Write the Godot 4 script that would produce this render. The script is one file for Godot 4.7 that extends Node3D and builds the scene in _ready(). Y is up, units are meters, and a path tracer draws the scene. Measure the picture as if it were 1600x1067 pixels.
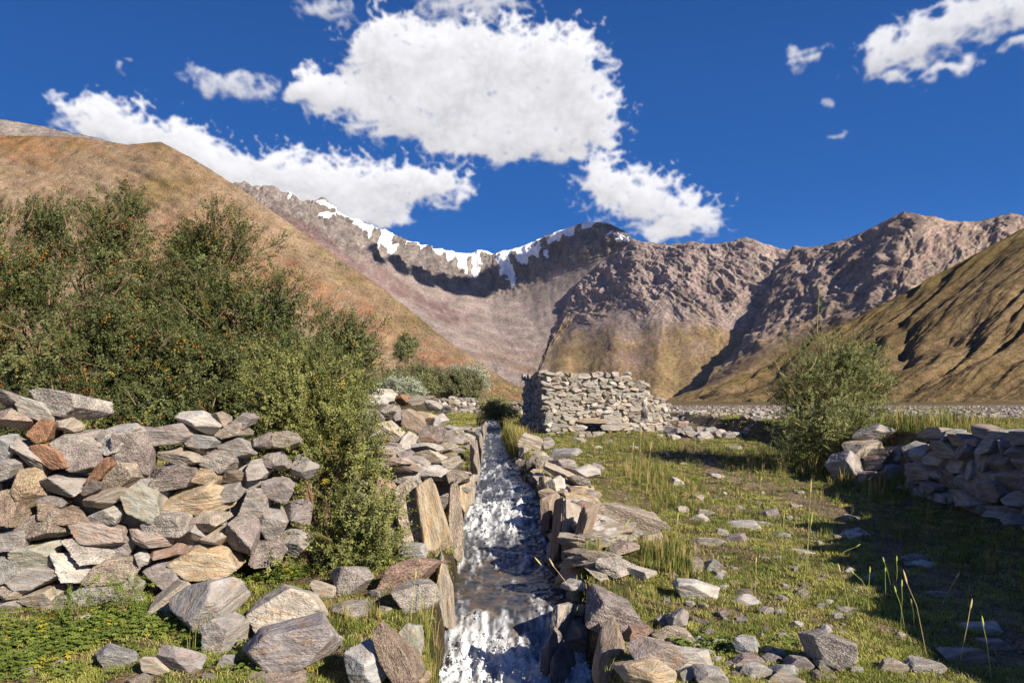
extends Node3D

# The photograph's picture plane, used only to turn measured places into points in the world.
const F := 1200.0
const HZ := 625.0
const EYE := 1.65

var rng := RandomNumberGenerator.new()
var nz := FastNoiseLite.new()     # plain fractal noise
var nr := FastNoiseLite.new()     # ridged fractal noise
var n1 := FastNoiseLite.new()     # one octave
var n6 := FastNoiseLite.new()     # ridged, six octaves
var mats := {}
var tex := {}
var ico := {}
var stones_fine := []
var stones_mid := []
var stones_small := []
var stones_slab := []
var taken := {}
var fly_mesh: ArrayMesh


func P(px: float, py: float, d: float) -> Vector3:
	return Vector3((px - 800.0) / F * d, EYE + (HZ - py) / F * d, -d)


func curve(pts: Array, t: float) -> float:
	if t <= pts[0][0]:
		return pts[0][1]
	for i in range(1, pts.size()):
		if t <= pts[i][0]:
			var a: float = pts[i - 1][0]
			var b: float = pts[i][0]
			return lerpf(pts[i - 1][1], pts[i][1], (t - a) / (b - a))
	return pts[-1][1]


func sstep(a: float, b: float, x: float) -> float:
	var t := clampf((x - a) / (b - a), 0.0, 1.0)
	return t * t * (3.0 - 2.0 * t)


func numbered(called: String) -> String:
	if not taken.has(called):
		taken[called] = 0
		return called
	taken[called] += 1
	return "%s_%03d" % [called, taken[called]]


func tag(o: Node, label := "", category := "", group := "", kind := "") -> void:
	if label:
		o.set_meta("label", label)
	if category:
		o.set_meta("category", category)
	if group:
		o.set_meta("group", group)
	if kind:
		o.set_meta("kind", kind)


func thing(called: String, at: Vector3, label: String, category: String, group := "") -> Node3D:
	var o := Node3D.new()
	o.name = numbered(called)
	add_child(o)
	o.position = at
	tag(o, label, category, group)
	return o


func mi(called: String, mesh: Mesh, mat: Material, parent: Node, at := Transform3D()) -> MeshInstance3D:
	var o := MeshInstance3D.new()
	o.name = numbered(called) if parent == self else called
	o.mesh = mesh
	o.material_override = mat
	o.transform = at
	parent.add_child(o, true)
	return o


func lin(r: float, g: float, b: float) -> Color:
	return Color(r, g, b).linear_to_srgb()


# ------------------------------------------------------------------ meshes

func arr_mesh(v: PackedVector3Array, idx: PackedInt32Array, nrm := PackedVector3Array(), col := PackedColorArray()) -> ArrayMesh:
	var a := []
	a.resize(Mesh.ARRAY_MAX)
	a[Mesh.ARRAY_VERTEX] = v
	a[Mesh.ARRAY_INDEX] = idx
	if nrm.size():
		a[Mesh.ARRAY_NORMAL] = nrm
	if col.size():
		a[Mesh.ARRAY_COLOR] = col
	var m := ArrayMesh.new()
	m.add_surface_from_arrays(Mesh.PRIMITIVE_TRIANGLES, a)
	return m


func grid_index(nu: int, nv: int, turned := false) -> PackedInt32Array:
	var idx := PackedInt32Array()
	idx.resize((nu - 1) * (nv - 1) * 6)
	var k := 0
	for j in nv - 1:
		for i in nu - 1:
			var a := j * nu + i
			var b := a + nu if turned else a + 1
			var c := a + 1 if turned else a + nu
			idx[k] = a
			idx[k + 1] = c
			idx[k + 2] = b
			idx[k + 3] = b
			idx[k + 4] = c
			idx[k + 5] = a + nu + 1
			k += 6
	return idx


func grid_normals(v: PackedVector3Array, nu: int, nv: int, turned := false) -> PackedVector3Array:
	var n := PackedVector3Array()
	n.resize(v.size())
	for j in nv:
		var j0 := maxi(j - 1, 0)
		var j1 := mini(j + 1, nv - 1)
		for i in nu:
			var i0 := maxi(i - 1, 0)
			var i1 := mini(i + 1, nu - 1)
			var c := (v[j * nu + i1] - v[j * nu + i0]).cross(v[j1 * nu + i] - v[j0 * nu + i]).normalized()
			n[j * nu + i] = -c if turned else c
	return n


func icosphere(level: int) -> Array:
	if ico.has(level):
		return ico[level]
	var t := (1.0 + sqrt(5.0)) / 2.0
	var v := PackedVector3Array([Vector3(-1, t, 0), Vector3(1, t, 0), Vector3(-1, -t, 0), Vector3(1, -t, 0), Vector3(0, -1, t), Vector3(0, 1, t), Vector3(0, -1, -t), Vector3(0, 1, -t), Vector3(t, 0, -1), Vector3(t, 0, 1), Vector3(-t, 0, -1), Vector3(-t, 0, 1)])
	for i in v.size():
		v[i] = v[i].normalized()
	var f := PackedInt32Array([0, 11, 5, 0, 5, 1, 0, 1, 7, 0, 7, 10, 0, 10, 11, 1, 5, 9, 5, 11, 4, 11, 10, 2, 10, 7, 6, 7, 1, 8, 3, 9, 4, 3, 4, 2, 3, 2, 6, 3, 6, 8, 3, 8, 9, 4, 9, 5, 2, 4, 11, 6, 2, 10, 8, 6, 7, 9, 8, 1])
	for s in level:
		var mid := {}
		var g := PackedInt32Array()
		for k in range(0, f.size(), 3):
			var c := [f[k], f[k + 1], f[k + 2]]
			var m := [0, 0, 0]
			for e in 3:
				var a: int = c[e]
				var b: int = c[(e + 1) % 3]
				var key := mini(a, b) * 100000 + maxi(a, b)
				if not mid.has(key):
					mid[key] = v.size()
					v.append((v[a] + v[b]).normalized())
				m[e] = mid[key]
			g.append_array(PackedInt32Array([c[0], m[0], m[2], c[1], m[1], m[0], c[2], m[2], m[1], m[0], m[1], m[2]]))
		f = g
	# Godot's front faces run clockwise
	for k in range(0, f.size(), 3):
		var a := f[k + 1]
		f[k + 1] = f[k + 2]
		f[k + 2] = a
	ico[level] = [v, f]
	return ico[level]


func smooth_normals(v: PackedVector3Array, f: PackedInt32Array) -> PackedVector3Array:
	var n := PackedVector3Array()
	n.resize(v.size())
	for k in range(0, f.size(), 3):
		var c := (v[f[k + 2]] - v[f[k]]).cross(v[f[k + 1]] - v[f[k]])
		n[f[k]] += c
		n[f[k + 1]] += c
		n[f[k + 2]] += c
	for i in n.size():
		n[i] = n[i].normalized()
	return n


# A stone in the unit box: a polyhedron of random planes with worn edges and split layers.
# kind 0 slab, 1 block, 2 boulder, 3 slab with more worn faces, 4 plank with blunt broken ends
func make_stone(sd: int, kind: int, level: int) -> ArrayMesh:
	var r := RandomNumberGenerator.new()
	r.seed = sd
	var base := icosphere(level)
	var dirs: PackedVector3Array = base[0]
	var pn := PackedVector3Array()
	var ph := PackedFloat32Array()
	var power := 40.0
	var split := 0.03
	if kind == 0 or kind == 3 or kind == 4:
		for s in [1.0, -1.0]:
			pn.append(Vector3(r.randf_range(-0.22, 0.22), s, r.randf_range(-0.25, 0.25)).normalized())
			ph.append(r.randf_range(0.72, 1.0))
			if kind != 4 and r.randf() < 0.7:
				pn.append(Vector3(r.randf_range(-0.75, 0.75), s, r.randf_range(-0.3, 0.6)).normalized())
				ph.append(r.randf_range(0.85, 1.1))
			for q in 2:
				var a := deg_to_rad(r.randf_range(6, 46) if kind != 4 else r.randf_range(2, 24)) * (1.0 if q == 0 else -1.0)
				pn.append(Vector3(s * cos(a), sin(a), r.randf_range(-0.45, 0.45)).normalized())
				ph.append(r.randf_range(0.74, 1.12) if kind != 4 else r.randf_range(0.9, 1.15))
			pn.append(Vector3(r.randf_range(-0.35, 0.35), r.randf_range(-0.3, 0.3), s).normalized())
			ph.append(r.randf_range(0.7, 0.95))
		power = r.randf_range(16.0, 44.0)
		split = r.randf_range(0.006, 0.026)
	else:
		var count := 11 if kind == 1 else 15
		for q in count:
			var y := 1.0 - 2.0 * (q + 0.5) / count
			var a := q * 2.39996 + r.randf_range(-0.5, 0.5)
			var w := sqrt(maxf(0.0, 1.0 - y * y))
			pn.append((Vector3(cos(a) * w, y, sin(a) * w) + Vector3(r.randf_range(-0.25, 0.25), r.randf_range(-0.25, 0.25), r.randf_range(-0.25, 0.25))).normalized())
			ph.append(r.randf_range(0.72, 1.1))
		power = 40.0 if kind == 1 else 16.0
		split = 0.025
	var off := Vector3(r.randf() * 100, r.randf() * 100, r.randf() * 100)
	var tilt := Vector3(r.randf_range(-0.2, 0.2), 1, r.randf_range(-0.2, 0.2))
	var v := PackedVector3Array()
	v.resize(dirs.size())
	var lo := Vector3.ONE * 9
	var hi := Vector3.ONE * -9
	for i in dirs.size():
		var d := dirs[i]
		var s := 0.0
		for q in pn.size():
			var c := pn[q].dot(d)
			if c > 0.0:
				s += pow(c / ph[q], power)
		var rad := pow(s, -1.0 / power)
		var p := d * rad
		var layer := n1.get_noise_2d(p.dot(tilt) * 5.0 + off.x, off.y + (p.x + p.z) * 0.25)
		rad *= 1.0 + split * layer * (1.0 - absf(d.y) * 0.7) + 0.05 * nz.get_noise_3dv(p * 0.9 + off) + 0.03 * nz.get_noise_3dv(p * 3.2 + off)
		p = d * rad
		v[i] = p
		lo = lo.min(p)
		hi = hi.max(p)
	var mid := (lo + hi) / 2
	var size := hi - lo
	for i in v.size():
		v[i] = (v[i] - mid) / size
	return arr_mesh(v, base[1], smooth_normals(v, base[1])) if kind == 2 else arr_mesh(v, base[1])


func tube(v: PackedVector3Array, idx: PackedInt32Array, pts: Array, radii: Array, sides := 5) -> void:
	var first := v.size()
	for k in pts.size():
		var dir: Vector3 = (pts[mini(k + 1, pts.size() - 1)] - pts[maxi(k - 1, 0)]).normalized()
		var side := dir.cross(Vector3(0.3, 0.2, 0.93)).normalized()
		var other := dir.cross(side)
		for s in sides:
			var a := TAU * s / sides
			v.append(pts[k] + (side * cos(a) + other * sin(a)) * radii[k])
	for k in pts.size() - 1:
		for s in sides:
			var a := first + k * sides + s
			var b := first + k * sides + (s + 1) % sides
			idx.append_array(PackedInt32Array([a, b, a + sides, b, b + sides, a + sides]))


# ------------------------------------------------------------------ textures and materials

func noise_img(freq: float, octaves: int, sd: int, kind := FastNoiseLite.FRACTAL_FBM, size := 512) -> PackedByteArray:
	var n := FastNoiseLite.new()
	n.seed = sd
	n.noise_type = FastNoiseLite.TYPE_SIMPLEX_SMOOTH
	n.frequency = freq
	n.fractal_type = kind
	n.fractal_octaves = octaves
	var im := n.get_seamless_image(size, size, false, false, 0.12)
	im.convert(Image.FORMAT_L8)
	return im.get_data()


func make_textures() -> void:
	var S := 512
	var big := noise_img(0.006, 5, 11)
	var fine := noise_img(0.05, 4, 12)
	var stain := noise_img(0.009, 4, 13)
	var vein := noise_img(0.012, 5, 14, FastNoiseLite.FRACTAL_RIDGED)
	var grain := noise_img(0.16, 2, 15)
	# stone: grey mottling, rust stains, pale veins, dark lichen specks
	var rock := PackedByteArray()
	rock.resize(S * S * 3)
	var high := PackedByteArray()
	high.resize(S * S)
	var soil := PackedByteArray()
	soil.resize(S * S * 3)
	var soilh := PackedByteArray()
	soilh.resize(S * S)
	for i in S * S:
		var b := big[i] / 255.0
		var f := fine[i] / 255.0
		var g := grain[i] / 255.0
		var s := clampf((stain[i] / 255.0 - 0.52) * 4.0, 0.0, 1.0)
		var w := clampf((vein[i] / 255.0 - 0.74) * 5.0, 0.0, 1.0)
		var spot := clampf((f - 0.66) * 7.0, 0.0, 1.0)
		var k := 0.60 + 0.28 * b + 0.16 * (f - 0.5) + 0.12 * (g - 0.5)
		k = lerpf(k, 0.96, w * 0.35)
		k *= 1.0 - 0.30 * spot
		rock[i * 3] = int(255 * clampf(k * lerpf(1.0, 1.06, s), 0, 1))
		rock[i * 3 + 1] = int(255 * clampf(k * lerpf(1.0, 0.97, s), 0, 1))
		rock[i * 3 + 2] = int(255 * clampf(k * lerpf(1.0, 0.88, s), 0, 1))
		high[i] = int(255 * clampf(0.45 * b + 0.3 * f + 0.15 * g + 0.25 * (vein[i] / 255.0) - 0.1, 0, 1))
		var e := 0.62 + 0.3 * (b - 0.5) + 0.4 * (f - 0.5) + 0.35 * (g - 0.5)
		soil[i * 3] = int(255 * clampf(e * 1.02, 0, 1))
		soil[i * 3 + 1] = int(255 * clampf(e + 0.04 * (s - 0.3), 0, 1))
		soil[i * 3 + 2] = int(255 * clampf(e * 0.97, 0, 1))
		soilh[i] = int(255 * clampf(0.3 * b + 0.4 * f + 0.3 * g, 0, 1))
	tex.rock = ImageTexture.create_from_image(Image.create_from_data(S, S, false, Image.FORMAT_RGB8, rock))
	tex.rockh = ImageTexture.create_from_image(Image.create_from_data(S, S, false, Image.FORMAT_L8, high))
	tex.soil = ImageTexture.create_from_image(Image.create_from_data(S, S, false, Image.FORMAT_RGB8, soil))
	tex.soilh = ImageTexture.create_from_image(Image.create_from_data(S, S, false, Image.FORMAT_L8, soilh))


func make_materials() -> void:
	var pal := {
		"grey": [0.42, 0.40, 0.39], "pale": [0.56, 0.54, 0.52], "tan": [0.47, 0.42, 0.365], "ochre": [0.52, 0.43, 0.32], "rust": [0.45, 0.27, 0.18],
		"purple": [0.37, 0.335, 0.335], "dark": [0.28, 0.265, 0.26], "green": [0.42, 0.42, 0.37], "cream": [0.57, 0.515, 0.445], "blue": [0.44, 0.45, 0.46],
		"pink": [0.46, 0.39, 0.36], "brown": [0.37, 0.305, 0.255], "red": [0.42, 0.31, 0.265],
	}
	var k := 0
	for key in pal:
		for variant in 3:
			var m := StandardMaterial3D.new()
			var c: Array = pal[key]
			m.albedo_color = lin(c[0] * 1.38, c[1] * 1.38, c[2] * 1.38)
			m.albedo_texture = tex.rock if variant < 2 else tex.soil
			if variant == 2:
				m.albedo_color = lin(c[0] * 1.62, c[1] * 1.62, c[2] * 1.62)
			m.heightmap_enabled = true
			m.heightmap_texture = tex.rockh
			m.heightmap_scale = [2.0, 1.6, 2.6][variant]
			m.roughness = 0.88
			m.metallic_specular = 0.3
			m.uv1_triplanar = true
			m.uv1_triplanar_sharpness = 3.0
			m.uv1_scale = [Vector3(0.6, 0.9, 0.6), Vector3(0.45, 1.2, 0.45), Vector3(0.8, 0.6, 0.8)][variant]
			m.uv1_offset = Vector3(k * 0.37, k * 0.61, k * 0.17)
			mats["%s%d" % [key, variant]] = m
			k += 1
	var land := func(scale: float, bump: float, tint := 1.5) -> StandardMaterial3D:
		var m := StandardMaterial3D.new()
		m.vertex_color_use_as_albedo = true
		m.albedo_color = lin(1, 1, 1) * 1.0
		m.albedo_texture = tex.soil
		m.uv1_triplanar = true
		m.uv1_world_triplanar = true
		m.uv1_scale = Vector3.ONE * scale
		m.heightmap_enabled = bump > 0.0
		m.heightmap_texture = tex.soilh
		m.heightmap_scale = bump
		m.roughness = 0.95
		m.metallic_specular = 0.2
		return m
	mats.ground = land.call(0.9, 4.0)
	mats.near_hill = land.call(0.03, 90.0)
	mats.hill = land.call(0.012, 250.0)
	mats.peak = land.call(0.0021, 0.0)
	for leafy in [["leaf", 0.45], ["grass", 0.35]]:
		var m := StandardMaterial3D.new()
		m.vertex_color_use_as_albedo = true
		m.albedo_color = Color.WHITE
		m.roughness = 0.55
		m.metallic_specular = 0.35
		m.cull_mode = BaseMaterial3D.CULL_DISABLED
		m.backlight_enabled = true
		m.backlight = Color(leafy[1], leafy[1], leafy[1] * 0.6)
		mats[leafy[0]] = m
	var plain := func(c: Color, rough: float, spec := 0.4) -> StandardMaterial3D:
		var m := StandardMaterial3D.new()
		m.albedo_color = c
		m.roughness = rough
		m.metallic_specular = spec
		return m
	mats.bark = plain.call(lin(0.20, 0.13, 0.09), 0.9)
	mats.redbark = plain.call(lin(0.20, 0.12, 0.08), 0.85)
	mats.berry = plain.call(lin(0.48, 0.11, 0.035), 0.4)
	mats.foam = plain.call(lin(0.70, 0.71, 0.73), 0.4)
	mats.straw = plain.call(lin(0.52, 0.42, 0.20), 0.8)
	mats.stalk = plain.call(lin(0.36, 0.42, 0.10), 0.7)
	mats.snow = plain.call(lin(0.80, 0.83, 0.87), 0.7)
	mats.cloud = plain.call(lin(0.85, 0.85, 0.86), 1.0, 0.0)
	var w := StandardMaterial3D.new()
	w.vertex_color_use_as_albedo = true
	w.roughness = 0.32
	w.metallic_specular = 0.5
	mats.water = w


# ------------------------------------------------------------------ ground

var BASE := [[0, -0.02], [5.5, 0.0], [10, 0.2], [16, 0.46], [22, 0.66], [26, 0.80], [34, 0.96], [60, 1.0], [200, 0.9], [6000, 0.0]]
var WATER := [[2.0, -0.52], [6.25, -0.46], [6.75, -0.2], [8.2, -0.15], [8.7, -0.05], [9.3, 0.04], [10.4, 0.24], [14, 0.40], [20, 0.53], [24, 0.64], [36, 0.82]]


func stream_x(d: float) -> float:
	return 0.02 - 0.042 * maxf(0.0, d - 8.0) if d < 26.0 else -0.736 - 0.01 * (d - 26.0)


func stream_half(d: float) -> float:
	return curve([[9, 0.60], [13, 0.47], [17, 0.36], [26, 0.32]], d)


func water_y(d: float) -> float:
	return curve(WATER, d)


func gh(x: float, d: float) -> float:
	var y := curve(BASE, d)
	var cx := stream_x(d)
	if d > 0.0 and d < 45.0:
		# the embankment on the near side of the race and the lower one across it
		var l := x - cx
		y += 0.5 * sstep(-2.4, -1.5, l) * (1.0 - sstep(-0.5, -0.45, l)) * sstep(8.0, 10.5, d) * (1.0 - sstep(22.0, 34.0, d))
		y += 0.10 * (1.0 - sstep(0.9, 2.0, l)) * sstep(0.35, 0.5, l) * sstep(5.5, 8.0, d) * (1.0 - sstep(14.0, 24.0, d))
		# the field held up by the wall along the lane
		y += maxf(0.0, 1.12 - y) * sstep(6.45, 6.75, x) * (1.0 - sstep(30.0, 45.0, d))
		y -= 0.10 * sstep(2.2, 3.4, x) * (1.0 - sstep(5.4, 6.3, x)) * (1.0 - sstep(14.0, 20.0, d))
		var side := absf(l)
		var hw := stream_half(d)
		if side < hw + 0.15 and d < 36.0:
			y = lerpf(water_y(d) - 0.28, y, sstep(hw - 0.08, hw + 0.06, side))
	var near := 1.0 - sstep(40.0, 120.0, d)
	y += near * (0.05 * nz.get_noise_2d(x * 0.5, d * 0.5) + 0.025 * nz.get_noise_2d(x * 2.1 + 50, d * 2.1))
	return y


# The ground point seen at a place of the picture.
func G(px: float, py: float) -> Vector3:
	var d := 3.0
	while d < 90.0:
		var x := (px - 800.0) / F * d
		var y := EYE + (HZ - py) / F * d
		if y <= gh(x, d):
			return Vector3(x, gh(x, d), -d)
		d *= 1.004
	return Vector3((px - 800.0) / F * 90.0, 1.0, -90.0)


func path_near(x: float, d: float) -> float:
	# distance from the trodden line in the lane
	var line := curve([[3, 3.3], [7, 3.9], [9, 4.3], [11, 4.4], [13, 4.1], [15, 3.9], [18, 4.2], [24, 5.5]], d)
	return absf(x - line)


func build_ground() -> void:
	var xs := PackedFloat32Array()
	var zs := PackedFloat32Array()
	var n := 190
	for i in range(-n, n + 1):
		var t := float(i) / n
		xs.append(7.0 * t + 14.0 * t * t * t + 5000.0 * pow(t, 13.0) if absf(t) > 0.0 else 0.0)
	var d := -30.0
	while d < 6000.0:
		zs.append(d)
		if d < 2.0:
			d += 1.5
		elif d < 14.0:
			d += 0.055
		elif d < 40.0:
			d += 0.11
		else:
			d *= 1.05
	var nu := xs.size()
	var nv := zs.size()
	var v := PackedVector3Array()
	var col := PackedColorArray()
	for dd in zs:
		for x in xs:
			var y := gh(x, dd)
			v.append(Vector3(x, y, -dd))
			var a := nz.get_noise_2d(x * 0.8 + 7, dd * 0.8)
			var b := nz.get_noise_2d(x * 3.0, dd * 3.0 + 31)
			var c := Color(0.13, 0.115, 0.055).lerp(Color(0.30, 0.24, 0.15), clampf(0.4 + 0.9 * a + 0.5 * b, 0, 1))
			if dd < 45.0:
				var p := path_near(x, dd)
				c = c.lerp(Color(0.34, 0.27, 0.19), (1.0 - sstep(0.15, 0.5, p + 0.3 * b)) * 0.8)
				if absf(x - stream_x(dd)) < stream_half(dd) + 0.08:
					c = Color(0.10, 0.085, 0.06)
			# gravel beyond the hut
			var gravel := sstep(20.0, 27.0, dd + 5.0 * a) * (1.0 - sstep(80.0, 160.0, dd)) * sstep(2.0, 5.0, x + 3.0 * b)
			c = c.lerp(Color(0.36, 0.31, 0.26), gravel * clampf(0.6 + b, 0, 1))
			col.append(Color(c.r * 1.5, c.g * 1.5, c.b * 1.5))
	var o := mi("ground", arr_mesh(v, grid_index(nu, nv), grid_normals(v, nu, nv), col), mats.ground, self)
	tag(o, "dry valley floor of turf, trodden earth and gravel", "", "", "structure")


# ------------------------------------------------------------------ hills and mountains

# rows: lines of [px, py, distance] from the crest down; each is resampled to nu points.
func sheet(called: String, label: String, rows: Array, nu: int, nv: int, mat: Material, disp: Callable, tint: Callable, back: float) -> void:
	var lines := []
	for row in rows:
		var line := PackedVector3Array()
		var x0: float = row[0][0]
		var x1: float = row[-1][0]
		for i in nu:
			var px := lerpf(x0, x1, float(i) / (nu - 1))
			var k := 1
			while k < row.size() - 1 and px > row[k][0]:
				k += 1
			var t: float = (px - row[k - 1][0]) / (row[k][0] - row[k - 1][0])
			line.append(Vector3(px, lerpf(row[k - 1][1], row[k][1], t), lerpf(row[k - 1][2], row[k][2], t)))
		lines.append(line)
	var nb := 8
	var total := nv + nb
	var v := PackedVector3Array()
	var pic := PackedVector3Array()
	v.resize(nu * total)
	pic.resize(nu * total)
	var last := lines.size() - 1
	for j in total:
		if j < nb:
			# the far side falls away behind the crest
			var t := float(nb - j) / nb
			for i in nu:
				var c: Vector3 = lines[0][i]
				var p := P(c.x, c.y, c.z)
				p.z -= back * t
				p.x *= 1.0 + 0.1 * t
				p.y = lerpf(p.y, -20.0, t * t * 0.3 + t * 0.7)
				v[j * nu + i] = p
				pic[j * nu + i] = Vector3(c.x, c.y, -t)
			continue
		var s := float(j - nb) / (nv - 1) * last
		var k := mini(int(s), last - 1)
		var f := s - k
		for i in nu:
			var a: Vector3 = lines[k][i]
			var b: Vector3 = lines[k + 1][i]
			var pa := P(a.x, a.y, a.z)
			var pb := P(b.x, b.y, b.z)
			var p0 := pa
			var p3 := pb
			if k > 0:
				var z: Vector3 = lines[k - 1][i]
				p0 = P(z.x, z.y, z.z)
			if k < last - 1:
				var z: Vector3 = lines[k + 2][i]
				p3 = P(z.x, z.y, z.z)
			v[j * nu + i] = pa.cubic_interpolate(pb, p0, p3, f)
			var q := a.lerp(b, f)
			pic[j * nu + i] = Vector3(q.x, q.y, s / last)
	var n := grid_normals(v, nu, total, true)
	for j in total:
		for i in nu:
			var at := j * nu + i
			v[at] += n[at] * float(disp.call(float(i) / (nu - 1), pic[at].z, pic[at], v[at]))
	n = grid_normals(v, nu, total, true)
	var gain := 1.9 if mat == mats.peak else (2.0 if mat == mats.hill else 1.5)
	var col := PackedColorArray()
	col.resize(v.size())
	var white := PackedFloat32Array()
	white.resize(v.size())
	for j in total:
		for i in nu:
			var at := j * nu + i
			var c: Color = tint.call(float(i) / (nu - 1), pic[at].z, pic[at], v[at], n[at])
			col[at] = Color(c.r * gain, c.g * gain, c.b * gain)
			white[at] = 1.0 - c.a
	var o := mi(called, arr_mesh(v, grid_index(nu, total, true), n, col), mat, self)
	tag(o, label, "", "", "structure")
	# snow lying on it
	var map := PackedInt32Array()
	map.resize(v.size())
	map.fill(-1)
	var sv := PackedVector3Array()
	var sn := PackedVector3Array()
	var si := PackedInt32Array()
	for j in total - 1:
		for i in nu - 1:
			var a := j * nu + i
			if white[a] + white[a + 1] + white[a + nu] + white[a + nu + 1] < 0.4:
				continue
			for tri in [[a, a + 1, a + nu], [a + nu, a + 1, a + nu + 1]]:
				if white[tri[0]] < 0.45 or white[tri[1]] < 0.45 or white[tri[2]] < 0.45:
					continue
				for q in tri:
					if map[q] < 0:
						map[q] = sv.size()
						sv.append(v[q] + n[q] * 3.0)
						sn.append(n[q])
					si.append(map[q])
	if si.size():
		mi("snow", arr_mesh(sv, si, sn), mats.snow, o).set_meta("kind", "stuff")


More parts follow.
